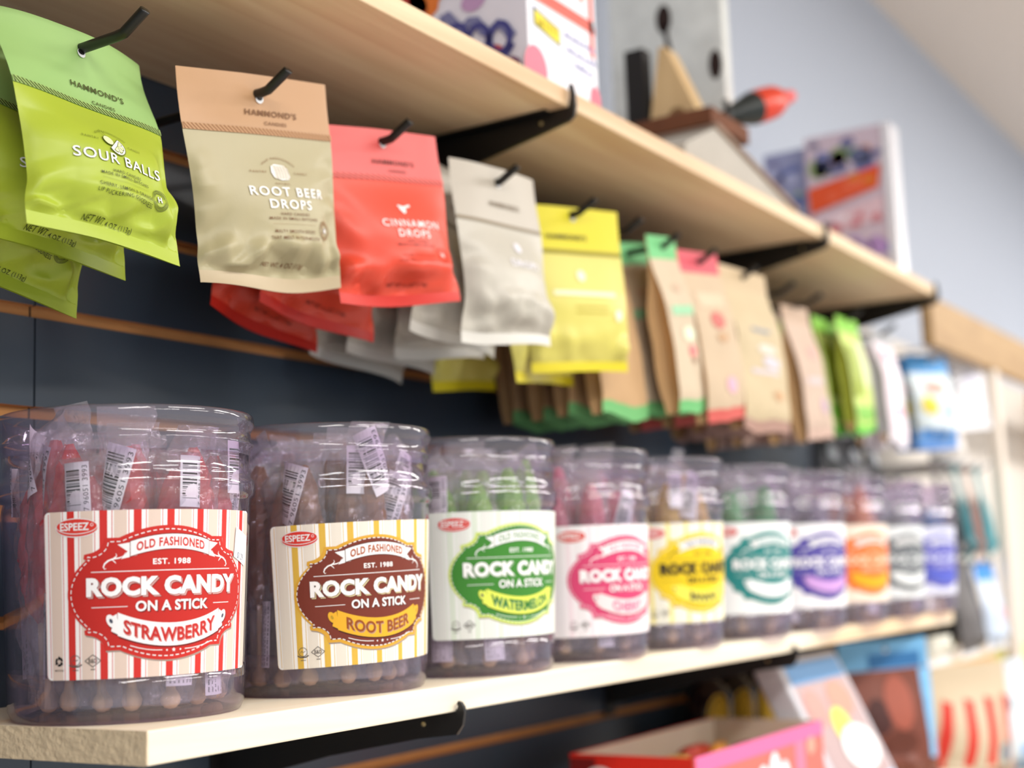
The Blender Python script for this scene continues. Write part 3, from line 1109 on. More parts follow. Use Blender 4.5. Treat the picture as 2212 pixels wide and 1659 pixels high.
class BagShape:
    """a sealed pouch: flat header, plump crumpled body, crimped bottom seal. u 0..1 across, v 0..1 down."""

    def __init__(self, w_, h_, ht, seed, hdr=0.29, plump=0.016, crumple=0.0045, curl=0.006, wave=0.004, seal=0.94, flare=0.05, lo=0.70):
        self.w, self.h, self.ht, self.seed, self.hdr = w_, h_, ht, seed, hdr
        self.lo = lo
        rr = random.Random(seed * 31 + 7)
        self.folds = {}
        for sd in (1, -1):
            fl = []
            for k in range(20):
                bottom = k < 14
                cu = rr.uniform(0, 1) if bottom else rr.choice((rr.uniform(0, .2), rr.uniform(.8, 1)))
                cv = rr.uniform(.74, .92) if bottom else rr.uniform(hdr + .08, .8)
                a_ = rr.choice((rr.uniform(-.7, .7), rr.uniform(.9, 2.2)))
                fl.append((cu, cv, a_, rr.random(), rr.uniform(.13, .34), rr.uniform(.16, .34), rr.uniform(.5, 1.3)))
            self.folds[sd] = fl
        self.plump, self.crumple, self.curl, self.wave, self.seal, self.flare = plump, crumple, curl, wave, seal, flare

    def full(self, v):
        return sstep(self.hdr - 0.06, 0.66, v) * (1 - sstep(0.80, self.seal, v))

    def point(self, u, v, side=1, off=0.0):
        s = self.full(v)
        e = abs(2 * u - 1)
        S = max(0.0, 1 - e ** 2.4)
        q = Vector((u * 3.1 + self.seed * 7.7, v * 4.3, self.seed * 3.3 + (0 if side > 0 else 9)))
        ridge = 0.0
        for (cu, cv, a, ph, lam, rad, amp) in self.folds[side]:
            du, dv = (u - cu) * self.w / self.h, v - cv
            g = 1 - (du * du + dv * dv) / (rad * rad)
            if g > 0:
                t_ = ((du * math.cos(a) + dv * math.sin(a)) / lam + ph) % 1.0
                ridge += amp * g * g * (abs(t_ - 0.5) * 2 - 0.4)
        n = noise.noise(q * 1.1)
        low = sstep(self.lo, self.lo + 0.16, v) * (1 - sstep(self.seal - 0.035, self.seal, v))
        edge = sstep(0.45, 0.95, e) * sstep(self.hdr, self.hdr + 0.2, v)
        mask = (0.10 * s + 1.0 * low + 0.4 * edge * (1 - sstep(0.9, self.seal, v))) * min(1, (1 - e) * 14)
        cr = self.crumple * mask * (1.25 * ridge + 0.35 * n)
        t = self.plump * s * S
        y = -(t + cr) if side > 0 else 0.75 * t - 0.6 * cr
        if side < 0:
            y = max(y, -t + 0.0012 * S)
        y += self.curl * e ** 2 * (1 - sstep(0.05, 0.42, v))
        y += self.wave * math.sin(u * 5.2 + self.seed * 1.9) * sstep(0.72, 1.0, v)
        y += 0.0022 * noise.noise(Vector((u * 2.3, v * 2.1, self.seed * 1.7)))
        x = (u - 0.5) * self.w * (1 - self.flare * s * (1 - sstep(0.78, 0.95, v)))
        z = self.ht - v * self.h + self.wave * 0.5 * math.sin(u * 4.1 + self.seed) * sstep(0.8, 1.0, v)
        return Vector((x, y - off * side, z))

    def patch(self, v0, v1, nu, nv, sides=(1, -1)):
        V, F = [], []
        for sd in sides:
            b0 = len(V)
            for j in range(nv + 1):
                for i in range(nu + 1):
                    V.append(self.point(i / nu, v0 + (v1 - v0) * j / nv, sd, 0.0 if i in (0, nu) else 0.00015))
            for j in range(nv):
                for i in range(nu):
                    a = b0 + j * (nu + 1) + i
                    f = (a, a + nu + 1, a + nu + 2, a + 1)
                    F.append(f if sd > 0 else f[::-1])
        return V, F


def bag_parts(S, body_m, head_m, seal_m, arts, fine=True, names=('header', 'pouch', 'bottom_seal')):
    """returns [(part name, mesh)]; arts: {'header': Art, 'pouch': Art} in (u, v)"""
    res = []
    nu = 60 if fine else 24
    for nm, v0, v1, nv, m in ((names[0], 0, S.hdr, 12 if fine else 5, head_m), (names[1], S.hdr, S.seal, 64 if fine else 26, body_m), (names[2], S.seal, 1.0, 4, seal_m)):
        V, F = S.patch(v0, v1, nu, nv)
        mats, Mi = [m], [0] * len(F)
        A = arts.get(nm)
        if A:
            V2, F2, M2 = A.build(lambda u, v, l: S.point(u, v, 1, 0.0008 + 0.00009 * l), 0.02 if fine else 0.06, 0.02 if fine else 0.06)
            F2 = orient(V2, F2, lambda c: Vector((0, -1, 0)))
            b0 = len(V)
            V = V + V2
            F = F + [[i + b0 for i in f] for f in F2]
            Mi = Mi + [k + 1 for k in M2]
            mats = mats + A.mats
        me = mesh_from(nm, V, F, mats, Mi)
        me.polygons.foreach_set('use_smooth', [k == 0 for k in Mi])
        res.append((nm, me))
    return res


def place_bag(root, hx, hy, hz, psi, rho, tilt):
    Mx = Matrix.Rotation(psi, 4, 'Z') @ Matrix.Rotation(-tilt, 4, 'X') @ Matrix.Rotation(-rho, 4, 'Y')
    root.location = (hx, hy, hz)
    root.rotation_euler = Mx.to_euler()


def candy_bag(label, group, parts, pose):
    root = thing('candy_bag', label, 'candy bag', group=group)
    for nm, me in parts:
        obj(nm, me, root)
    place_bag(root, *pose)
    return root


def bag_art(hdr, aspect, dark, soft, white, words, stripe, ground, icon, fine=True, du=0.0, dv=0.0, wk=1.0, hv=0.0):
    """aspect = height / width of the bag. v grows downward, so letters are mirrored in v."""
    H, P = Art(), Art()
    mv = lambda v: v * hdr / 0.285 if v < 0.285 else hdr + (v - 0.285) * (1 - hdr) / 0.715
    P.mv = lambda v: mv(v) + dv
    P.du = du

    def T(A, s, cu, cv, wd, cap, m, layer, bold=0.0, sp=1.0, warp=None):
        sh = mv(cv) - cv + (dv if A is P else hv)
        su = du if A is P else 0.0
        k = wk if A is P else 1.0
        fl = (lambda x, y: (x, -y + sh)) if warp is None else (lambda x, y: (x, -(warp(x - su, y)[1]) + sh))
        A.text(s, cu + su, -cv, wd * k, cap, m, layer, bold * 0.55, sp, fl)
    T(H, "HAMMOND'S", 0.575, 0.182, 0.36, 0.027, dark, 1, 0.03, 1.12)
    T(H, 'CANDIES', 0.60, 0.228, 0.155, 0.016, dark, 1, 0.02, 1.2)
    # twill border along the foot of the header
    H.rect(0.0, 1.0, hdr - 0.031, hdr, ground, 0)
    n = 40 if fine else 22
    for k in range(-1, n):
        x0 = k / n
        a = [(x0, hdr - 0.0295), (x0 + 0.45 / n, hdr - 0.0295), (x0 + 1.75 / n, hdr - 0.001), (x0 + 1.30 / n, hdr - 0.001)]
        a = [(min(max(x, 0.004), 0.996), y) for x, y in a]
        if a[1][0] - a[0][0] > 0.001 or a[2][0] - a[3][0] > 0.001:
            H.raw(a, [(0, 1, 2, 3)], stripe, 1)
    cx, cy = 0.615, 0.437
    if fine:
        T(P, 'OLD FASHIONED', cx, 0.366, 0.20, 0.011, soft, 1, 0.008, 1.25, lambda x, y: (x, y - 2.6 * (x - cx) ** 2))
        T(P, 'PANTRY', cx - 0.15, cy, 0.098, 0.011, soft, 1, 0.005, 1.3)
        T(P, 'CANDY', cx + 0.15, cy, 0.088, 0.011, soft, 1, 0.005, 1.3)
        T(P, 'NATURAL', cx, 0.492, 0.09, 0.0095, soft, 1, 0.005, 1.3)
    icon(P, cx + du, mv(cy) + dv)
    y = 0.535
    if len(words) == 1:
        if fine:
            T(P, words[0], 0.64, y, 0.56, 0.045, soft, 1, 0.045, 1.12)
        T(P, words[0], 0.64, y, 0.56, 0.045, white, 2, 0.016, 1.14)
        y0 = 0.60
    else:
        T(P, words[0], 0.645, y - 0.004, 0.47, 0.043, white, 2, 0.022, 1.2)
        T(P, words[1], 0.645, y + 0.056, 0.27, 0.043, white, 2, 0.022, 1.2)
        y0 = 0.637
    T(P, 'HARD CANDIES', 0.665, y0, 0.19, 0.0125, dark, 1, 0.01, 1.2)
    T(P, 'MADE IN SMALL BATCHES', 0.655, y0 + 0.022, 0.32, 0.0125, dark, 1, 0.01, 1.15)
    for k in range(40 if fine else 0):
        P.rect(0.49 + du + k * 0.0083, 0.493 + du + k * 0.0083, mv(y0 + 0.047) + dv, mv(y0 + 0.0495) + dv, soft, 1)
    return H, P, T, y0


def icon_citrus(m1, m2):
    def f(P, cx, cy):
        # cherry with stem in front of a citrus wedge
        asp = 0.82
        w_ = 0.062
        P.poly([(cx + 0.012 + w_ * math.cos(t), cy + 0.012 + w_ * asp * math.sin(t)) for t in [math.radians(-58 + 9.5 * k) for k in range(23)]], m1, 1)
        P.poly([(cx + 0.012 + w_ * .9 * math.cos(t), cy + 0.012 + w_ * .9 * asp * math.sin(t)) for t in [math.radians(-56 + 9.4 * k) for k in range(23)]], m2, 2)
        for k in range(4):
            t0 = math.radians(-50 + 48 * k)
            P.poly([(cx + 0.014, cy + 0.014), (cx + 0.012 + w_ * .76 * math.cos(t0), cy + 0.012 + w_ * .76 * asp * math.sin(t0)), (cx + 0.012 + w_ * .80 * math.cos(t0 + .35), cy + 0.012 + w_ * .80 * asp * math.sin(t0 + .35)), (cx + 0.012 + w_ * .76 * math.cos(t0 + .68), cy + 0.012 + w_ * .76 * asp * math.sin(t0 + .68))], m1, 3)
            P.poly([(cx + 0.017, cy + 0.016), (cx + 0.012 + w_ * .66 * math.cos(t0 + .07), cy + 0.012 + w_ * .66 * asp * math.sin(t0 + .07)), (cx + 0.012 + w_ * .72 * math.cos(t0 + .35), cy + 0.012 + w_ * .72 * asp * math.sin(t0 + .35)), (cx + 0.012 + w_ * .66 * math.cos(t0 + .61), cy + 0.012 + w_ * .66 * asp * math.sin(t0 + .61))], ink((232, 240, 176)), 4)
        P.ellipse(cx - 0.036, cy - 0.004, 0.034, 0.025, m1, 5, 20)
        P.ellipse(cx - 0.036, cy - 0.004, 0.031, 0.0225, ink((228, 238, 180)), 6, 20)
        P.stroke([(cx - 0.036, cy - 0.026), (cx - 0.045, cy - 0.045), (cx - 0.062, cy - 0.060)], 0.004, m1, 5)
    return f


def icon_barrel(m1, m2):
    def f(P, cx, cy):
        P.poly([(cx - 0.055, cy - 0.030), (cx - 0.03, cy - 0.040), (cx + 0.03, cy - 0.036), (cx + 0.055, cy - 0.022), (cx + 0.062, cy + 0.02), (cx + 0.05, cy + 0.034), (cx, cy + 0.038), (cx - 0.05, cy + 0.026), (cx - 0.062, cy)], m2, 1)
        for k in range(5):
            x = cx - 0.04 + k * 0.02
            P.stroke([(x - 0.004, cy - 0.034), (x + 0.004, cy), (x, cy + 0.032)], 0.010, ink((226, 220, 200)), 2)
            P.stroke([(x + 0.006, cy - 0.034), (x + 0.014, cy), (x + 0.010, cy + 0.032)], 0.003, m1, 3)
    return f


def icon_flame(m1, m2):
    def f(P, cx, cy):
        P.stroke([(cx - 0.05, cy - 0.015), (cx, cy - 0.005), (cx + 0.06, cy - 0.02)], 0.014, m2, 1)
        P.stroke([(cx - 0.04, cy + 0.0), (cx - 0.01, cy + 0.02), (cx + 0.01, cy - 0.01)], 0.018, m2, 1)
        P.ellipse(cx - 0.01, cy + 0.012, 0.02, 0.02, m2, 2, 14)
    return f


def icon_dot(m1, m2):
    def f(P, cx, cy):
        P.ellipse(cx, cy, 0.030, 0.028, m2, 1, 18)
    return f


def seal_badge(P, T, cu, cv, dark, white, fine=True):
    cv0, cv, cu0, cu = cv, P.mv(cv), cu, cu + P.du
    P.ring(cu, cv, 0.054, 0.046, 0.004, dark, 1, 36)
    P.ring(cu, cv, 0.047, 0.040, 0.002, dark, 1, 36)
    if fine:
        for a0 in (0, PI):
            for k in range(14):
                a = a0 + 0.35 + k * 0.185
                P.rect(cu + 0.038 * math.cos(a) - 0.003, cu + 0.038 * math.cos(a) + 0.003, cv + 0.0325 * math.sin(a) - 0.003, cv + 0.0325 * math.sin(a) + 0.003, dark, 1)
        T(P, 'H', cu0, cv0, 0.030, 0.028, dark, 2, 0.09)
    T(P, 'H', cu0, cv0, 0.026, 0.026, white, 3, 0.06)


def hole_art(H, ht_frac, shine):
    """hang hole as a black disc over a painted white highlight of its clear piece"""
    H.ellipse(0.5, ht_frac + 0.006, 0.026, 0.021, shine, 2, 20)
    H.ellipse(0.5, ht_frac, 0.021, 0.014, BLACK, 3, 18)


shine = mat('hole_highlight', (236, 238, 240), 0.15, 0.8)


def foil(name, rgb):
    return mat(name, rgb, 0.42, 0.45, bump=0.05, bscale=160)


KINDS = {}


def bag_kind(key, dims, seed, colours, words, lines, icon, fine, art=None, **kw):
    w_, ht, hb = dims
    h_ = ht + hb
    S = BagShape(w_, h_, ht, seed, **kw)
    head, body, dark, soft, white, stripe, ground = [None] * 7
    head = foil('foil_%s_header' % key, colours['head'])
    body = foil('foil_%s_body' % key, colours['body'])
    sealm = foil('foil_%s_seal' % key, colours.get('seal', colours['body']))
    dark, soft, white = ink(colours['dark']), ink(colours['soft']), ink(colours.get('white', (244, 244, 240)))
    H, P, T, y0 = bag_art(S.hdr, h_ / w_, dark, soft, white, words, ink(colours['stripe']), ink(colours.get('ground', colours['head'])), icon(ink(colours['soft']), white), fine, **(art or {}))
    hole_art(H, ht / h_, shine)
    yy = y0 + 0.082
    for ln, wd in lines:
        T(P, ln, 0.655, yy, wd, 0.0150, dark if fine else soft, 1, 0.006, 1.15)
        yy += 0.031
    if words:
        seal_badge(P, T, 0.91, y0 + 0.070, ink(colours['soft']), white, fine)
        T(P, 'NET WT. 4 OZ (113g)', 0.60, 0.885 - (art or {}).get('dv', 0) * 0.75, 0.30, 0.017, dark, 1, 0.004, 1.05)
    KINDS[key] = (S, bag_parts(S, body, head, sealm, {'header': H, 'pouch': P}, fine))
    return KINDS[key]


def hang(key, label, group, pose):
    return candy_bag(label, group, KINDS[key][1], pose)


# lime green, hanging from the first hook
bag_kind('lime', (0.125, 0.016, 0.138), 1, dict(head=(150, 188, 114), body=(166, 184, 54), dark=(66, 76, 16), soft=(104, 116, 34), white=(240, 240, 246), stripe=(52, 58, 22), ground=(160, 190, 108)),
         ['SOUR BALLS'], [('CHERRY, LEMON & ORANGE', 0.36), ('LIP PUCKERING GOODNESS', 0.37)], icon_citrus, True, art=dict(du=-0.135, dv=0.075, wk=1.06, hv=0.03), hdr=0.385, plump=0.019, crumple=0.0085, curl=0.010, wave=0.003, lo=0.79)
hang('lime', 'lime green sour balls candy bag at the front of its hook', 'lime green candy bags', (0.5864, 0.6979, 1.6504, 0.0389, -0.0192, 0.217))
hang('lime', 'lime green candy bag second on its hook, behind the sour balls front bag', 'lime green candy bags', (0.588, 0.738, 1.6504, 0.02, -0.075, 0.17))
hang('lime', 'lime green candy bag third on its hook, lowest of the green ones', 'lime green candy bags', (0.590, 0.772, 1.632, 0.0, -0.16, 0.14))
# tan
bag_kind('tan', (0.136, 0.017, 0.138), 2, dict(head=(190, 148, 108), body=(174, 164, 128), seal=(190, 172, 140), dark=(120, 80, 46), soft=(146, 112, 72), white=(248, 248, 248), stripe=(140, 92, 52), ground=(188, 146, 104)),
         ['ROOT BEER', 'DROPS'], [('MALTY SMOOTH DROPS', 0.27), ('THAT MELT IN YOUR MOUTH', 0.33)], icon_barrel, True, art=dict(du=-0.055, dv=0.03, wk=1.16), hdr=0.283, plump=0.014, crumple=0.0075, curl=0.003, wave=0.008, lo=0.74)
hang('tan', 'tan root beer drops candy bag with a peach header', 'tan candy bags', (0.7244, 0.671, 1.651, -0.1515, 0.14, -0.062))
# red
bag_kind('red', (0.128, 0.012, 0.132), 3, dict(head=(222, 92, 88), body=(222, 72, 48), seal=(204, 40, 24), dark=(110, 34, 26), soft=(196, 70, 50), white=(250, 238, 236), stripe=(160, 50, 46), ground=(232, 110, 100)),
         ['CINNAMON', 'DROPS'], [('WARM SPICED DROPS', 0.27), ('THAT MELT IN YOUR MOUTH', 0.33)], icon_flame, False, art=dict(du=-0.06, dv=0.02, wk=1.1), hdr=0.30, plump=0.016, crumple=0.0060, curl=0.004, wave=0.004)
hang('red', 'red cinnamon drops candy bag at the front of its hook', 'red candy bags', (0.8679, 0.6698, 1.652, -0.2161, 0.1165, 0.01))
hang('red', 'red candy bag hanging second on its hook', 'red candy bags', (0.880, 0.735, 1.640, -0.10, -0.16, 0.02))
hang('red', 'red candy bag third on its hook, half hidden by the tan bag', 'red candy bags', (0.866, 0.778, 1.636, 0.0, -0.20, 0.02))


def plain_bag(key, dims, seed, head, body, sealc, marks, hdr=0.3, **kw):
    """a bag whose print the photo shows only as soft marks"""
    w_, ht, hb = dims
    S = BagShape(w_, ht + hb, ht, seed, hdr=hdr, **kw)
    H, P = Art(), Art()
    hole_art(H, ht / (ht + hb), shine)
    for part, kind, c, a in marks:
        A = H if part == 'h' else P
        if kind == 'rect':
            A.rect(*a, ink(c), 1)
        elif kind == 'ell':
            A.ellipse(*a, ink(c), 2)
        elif kind == 'text':
            s, cu, cv, wd, cap = a
            A.text(s, cu, -cv, wd, cap, ink(c), 2, 0.03, 1.1, lambda x, y: (x, -y))
    KINDS[key] = (S, bag_parts(S, foil('foil_%s_body' % key, body), foil('foil_%s_header' % key, head), foil('foil_%s_seal' % key, sealc), {'header': H, 'pouch': P}, False))
    return KINDS[key]


plain_bag('grey', (0.1215, 0.015, 0.148), 4, (182, 174, 160), (192, 187, 174), (214, 211, 202),
          [('h', 'text', (128, 112, 92), ("HAMMOND'S", 0.56, 0.215, 0.36, 0.028)), ('h', 'rect', (140, 126, 104), (0.004, 0.996, 0.318, 0.338)), ('p', 'ell', (232, 230, 238), (0.6, 0.46, 0.04, 0.03)),
           ('p', 'text', (236, 234, 240), ('DROPS', 0.62, 0.56, 0.36, 0.04))], hdr=0.34, plump=0.018, crumple=0.0060, curl=0.004, wave=0.005)
hang('grey', 'pale grey candy bag at the front of its hook, past the red bags', 'pale grey candy bags', (1.0293, 0.6633, 1.6528, -0.1114, 0.0314, 0.0317))
for i, (dy, ps, rh, ti, lab) in enumerate(((0.040, -0.02, -0.14, 0.03, 'second'), (0.076, -0.10, 0.06, 0.03, 'third'), (0.112, -0.03, -0.12, 0.03, 'fourth'), (0.145, -0.06, -0.18, 0.03, 'innermost'))):
    hang('grey', 'pale grey candy bag hanging %s on its hook' % lab, 'pale grey candy bags', (1.0285, 0.6633 + dy, 1.6528 - 0.004 * i, ps, rh, ti))
plain_bag('yellow', (0.124, 0.010, 0.155), 5, (220, 208, 36), (218, 208, 104), (222, 206, 30),
          [('h', 'text', (96, 86, 22), ("HAMMOND'S", 0.42, 0.185, 0.42, 0.03)), ('h', 'rect', (150, 136, 24), (0.004, 0.996, 0.262, 0.288)), ('p', 'ell', (246, 242, 210), (0.52, 0.42, 0.045, 0.035)),
           ('p', 'rect', (246, 242, 200), (0.22, 0.86, 0.515, 0.545)), ('p', 'rect', (200, 184, 70), (0.42, 0.76, 0.605, 0.615)), ('p', 'rect', (200, 184, 70), (0.42, 0.76, 0.640, 0.650)), ('p', 'ell', (246, 242, 214), (0.86, 0.66, 0.04, 0.035))], hdr=0.29, plump=0.010, crumple=0.0035, curl=0.003, wave=0.002, flare=-0.03)
hang('yellow', 'yellow candy bag with a bright yellow header at the front of its hook', 'yellow candy bags', (1.1728, 0.6678, 1.651, -0.3644, 0.0573, -0.0434))
hang('yellow', 'yellow candy bag hanging second on its hook', 'yellow candy bags', (1.165, 0.715, 1.642, 0.05, 0.06, 0.06))
hang('yellow', 'yellow candy bag hanging innermost on its hook, its corner dipping lowest', 'yellow candy bags', (1.128, 0.785, 1.640, 0.05, 0.10, 0.02))

HOOKS = [(0.588, 'black hook that holds the lime green candy bags'), (0.7225, 'black hook that holds the tan root beer bag'), (0.8675, 'black hook that holds the red candy bags'),
         (1.0285, 'black hook that holds the pale grey candy bags'), (1.1715, 'black hook that holds the yellow candy bags'), (1.270, 'black hook just past the yellow bags, holding brown paper bags'),
         (1.358, 'black hook that holds the green-topped paper bags'), (1.455, 'black hook that holds the red-topped paper bags'), (1.575, 'black hook that holds the cream paper bags'),
         (1.700, 'bare black hook whose tip shows under the far part of the upper shelf'), (1.800, 'black hook that holds the pinkish brown bags'), (1.960, 'black hook that holds the bright green bags'), (2.125, 'black hook that holds the white and pink bags')]
for x, lab in HOOKS:
    hook(x, lab)

# brown paper gusset bags
kraft = mat('kraft_paper', (196, 158, 112), 0.75, 0.2, bump=0.15, bscale=120, vary=0.08, vscale=30)


def paper_bag_parts(seed, w_, h_, ht, depth, face, top, foot, marks):
    """tall gusseted paper bag: header strip, body with side gussets, folded foot"""
    rnd = random.Random(seed)
    hd = 0.13
    fm, tm, bm_ = mat('paper_face_%d' % seed, face, 0.65, 0.25, vary=0.06, vscale=25), mat('paper_top_%d' % seed, top, 0.6, 0.25), mat('paper_foot_%d' % seed, foot, 0.65, 0.25)

    def pt(u, v, sd):
        s = sstep(hd - 0.04, 0.45, v) * (1 - 0.35 * sstep(0.86, 1.0, v))
        e = abs(2 * u - 1)
        y = depth * s * (1 - 0.15 * e ** 3)
        n = noise.noise(Vector((u * 2.6 + seed, v * 4.2, seed * 2.2 + sd)))
        y = y * (0.92 + 0.25 * n) + 0.0006
        x = (u - .5) * w_ * (1 - 0.04 * s + 0.02 * n * s)
        return Vector((x, (-y if sd > 0 else y * 0.9), ht - v * h_ + 0.011 * noise.noise(Vector((u * 2.7, seed * 1.3, 0.4))) * sstep(0.82, 1.0, v)))
    res = []
    nu = 14
    for nm, v0, v1, nv, m in (('header', 0, hd, 4, tm), ('pouch', hd, 0.93, 20, None), ('foot', 0.93, 1.0, 3, bm_)):
        V, F, Mi = [], [], []
        mats = [m or fm, kraft]
        ring = []
        for j in range(nv + 1):
            v = v0 + (v1 - v0) * j / nv
            row = [pt(i / nu, v, 1) for i in range(nu + 1)]
            # pleated gusset: side midpoints tuck inwards
            a, c = pt(1, v, 1), pt(1, v, -1)
            g = (a + c) / 2 - Vector((0.35 * abs(a.y - c.y), 0, 0))
            row.append(g)
            row += [pt(i / nu, v, -1) for i in range(nu, -1, -1)]
            a, c = pt(0, v, 1), pt(0, v, -1)
            row.append((a + c) / 2 + Vector((0.35 * abs(a.y - c.y), 0, 0)))
            ring.append(row)
        n = len(ring[0])
        V = [p for r_ in ring for p in r_]
        for j in range(nv):
            for i in range(n):
                i2 = (i + 1) % n
                F.append((j * n + i, (j + 1) * n + i, (j + 1) * n + i2, j * n + i2))
                Mi.append(0 if i < nu else 1)
        if nm == 'foot':
            F.append(tuple(nv * n + i for i in range(n)))
            Mi.append(0)
        if nm == 'pouch' and marks:
            A = Art()
            for kind, c, a in marks:
                (A.rect if kind == 'rect' else A.ellipse)(*a, ink(c), 1 if kind == 'rect' else 2)
            V2, F2, M2 = A.build(lambda u, v, l: pt(u, v, 1) + Vector((0, -0.0005 - 0.0002 * l, 0)), 0.06, 0.04)
            F2 = orient(V2, F2, lambda c_: Vector((0, -1, 0)))
            b0 = len(V)
            V += V2
            F += [[i + b0 for i in f] for f in F2]
            Mi += [k + 2 for k in M2]
            mats += A.mats
        res.append((nm, mesh_from(nm, V, F, mats, Mi)))
    return res


def paper_stack(parts, x, ys, label_first, label_rest, group, yaw=0.0, roll=0.06, seed=0, hz=1.6535):
    rnd = random.Random(seed)
    for i, y in enumerate(ys):
        root = thing('paper_bag', label_first if i == 0 else label_rest[i - 1], 'paper bag', group=group)
        for nm, me in parts:
            obj(nm, me, root)
        place_bag(root, x, y, hz, yaw + rnd.uniform(-.12, .12), roll + rnd.uniform(-.05, .05), 0.06 + rnd.uniform(-.02, .03))


ORD = ['second', 'third', 'fourth', 'fifth', 'sixth']
PALE = (206, 188, 162)
k_plain = paper_bag_parts(21, 0.088, 0.205, 0.012, 0.012, (202, 166, 124), (196, 158, 116), (120, 190, 120), [])
paper_stack(k_plain, 1.274, [0.700, 0.735, 0.770, 0.805], 'brown paper bag at the front of the hook behind the yellow bags', ['brown paper bag hanging %s behind the yellow bags' % o for o in ORD], 'brown paper bags behind the yellow bags', 0.0, 0.03, 1, hz=1.6505)
k_green = paper_bag_parts(22, 0.096, 0.198, 0.012, 0.015, PALE, (116, 196, 130), (112, 188, 118),
                          [('rect', (150, 204, 160), (0.12, 0.92, 0.40, 0.455)), ('ell', (226, 110, 110), (0.62, 0.66, 0.10, 0.035)), ('ell', (206, 176, 150), (0.5, 0.30, 0.16, 0.02)), ('ell', (214, 226, 196), (0.6, 0.56, 0.2, 0.04)), ('ell', (150, 110, 80), (0.64, 0.715, 0.07, 0.016))])
paper_stack(k_green, 1.358, [0.662, 0.705, 0.748, 0.790], 'cream paper bag with a green top and a red strawberry printed low', ['green-topped paper bag hanging %s on its hook' % o for o in ORD], 'green-topped paper bags', 0.0, 0.12, 2)
k_red = paper_bag_parts(23, 0.100, 0.200, 0.012, 0.014, (202, 180, 152), (214, 92, 104), (206, 96, 88),
                        [('ell', (196, 90, 80), (0.5, 0.42, 0.16, 0.05)), ('ell', (226, 170, 190), (0.6, 0.80, 0.14, 0.05)), ('rect', (214, 190, 160), (0.15, 0.85, 0.25, 0.34)), ('ell', (190, 150, 110), (0.55, 0.52, 0.14, 0.03))])
paper_stack(k_red, 1.455, [0.664, 0.707, 0.750], 'cream paper bag with a red top beside the green-topped one', ['red-topped paper bag hanging %s on its hook' % o for o in ORD], 'red-topped paper bags', 0.0, 0.10, 3)
k_cream = paper_bag_parts(24, 0.128, 0.205, 0.010, 0.017, (202, 184, 150), (200, 178, 144), (176, 140, 126),
                          [('rect', (136, 140, 146), (0.30, 0.72, 0.375, 0.40)), ('ell', (196, 188, 196), (0.66, 0.58, 0.2, 0.04)), ('ell', (212, 204, 190), (0.6, 0.50, 0.22, 0.03)), ('ell', (196, 150, 104), (0.72, 0.78, 0.14, 0.03)), ('rect', (206, 196, 204), (0.2, 0.8, 0.63, 0.655))])
paper_stack(k_cream, 1.575, [0.660, 0.708, 0.756], 'wide cream paper bag with a small grey printed line', ['wide cream paper bag hanging %s on its hook' % o for o in ORD], 'cream paper bags', 0.0, 0.06, 4)
k_pink = paper_bag_parts(25, 0.098, 0.185, 0.012, 0.014, (204, 180, 162), (196, 170, 148), (206, 176, 160), [('ell', (214, 160, 150), (0.6, 0.36, 0.18, 0.05)), ('rect', (206, 190, 190), (0.2, 0.8, 0.55, 0.60)), ('ell', (200, 170, 190), (0.7, 0.76, 0.16, 0.06))])
paper_stack(k_pink, 1.800, [0.680, 0.722, 0.764, 0.806], 'pinkish brown paper bag next to the bright green bags', ['pinkish brown paper bag hanging %s on its hook' % o for o in ORD], 'pinkish brown paper bags', -0.05, 0.04, 5, hz=1.64)
k_lime = paper_bag_parts(26, 0.118, 0.170, 0.010, 0.011, (206, 226, 130), (140, 206, 76), (120, 204, 80), [('rect', (124, 190, 60), (0.05, 0.95, 0.78, 0.90)), ('rect', (226, 236, 180), (0.5, 0.95, 0.2, 0.6)), ('rect', (150, 166, 40), (0.08, 0.4, 0.25, 0.7))])
for q in k_lime:
    if q[0] == 'pouch':
        q[1].materials[1] = mat('lime_gusset', (150, 160, 44), 0.6, 0.3)
paper_stack(k_lime, 1.960, [0.662, 0.690, 0.718, 0.746, 0.774, 0.802], 'bright green bag at the front of its hook near the far bracket', ['bright green bag hanging %s on its hook' % o for o in ORD], 'bright green bags', 0.0, 0.02, 6, hz=1.645)
k_white = paper_bag_parts(27, 0.088, 0.185, 0.012, 0.011, (240, 226, 234), (176, 178, 182), (236, 230, 236), [('ell', (226, 130, 150), (0.4, 0.24, 0.14, 0.05)), ('rect', (246, 240, 246), (0.3, 0.95, 0.3, 0.8)), ('ell', (226, 160, 190), (0.6, 0.72, 0.2, 0.05))])
for q in k_white:
    if q[0] == 'pouch':
        q[1].materials[1] = mat('white_gusset', (190, 188, 190), 0.6, 0.3)
paper_stack(k_white, 2.125, [0.664, 0.700, 0.736], 'white and pink bag at the front of the last hook under the shelf', ['white and pink bag hanging %s on the last hook' % o for o in ORD], 'white and pink bags', 0.0, 0.02, 7, hz=1.648)


# ------------------------------------------------------------------ printed boxes, bags and ornaments
def plane_art(A, origin, ux, uy, eps=0.0003, step=0.1):
    o, ux, uy = Vector(origin), Vector(ux), Vector(uy)
    n = ux.cross(uy).normalized()
    V, F, Mi = A.build(lambda u, v, l: o + ux * u + uy * v + n * (0.0002 + eps * l), step)
    return V, orient(V, F, lambda c: n), Mi


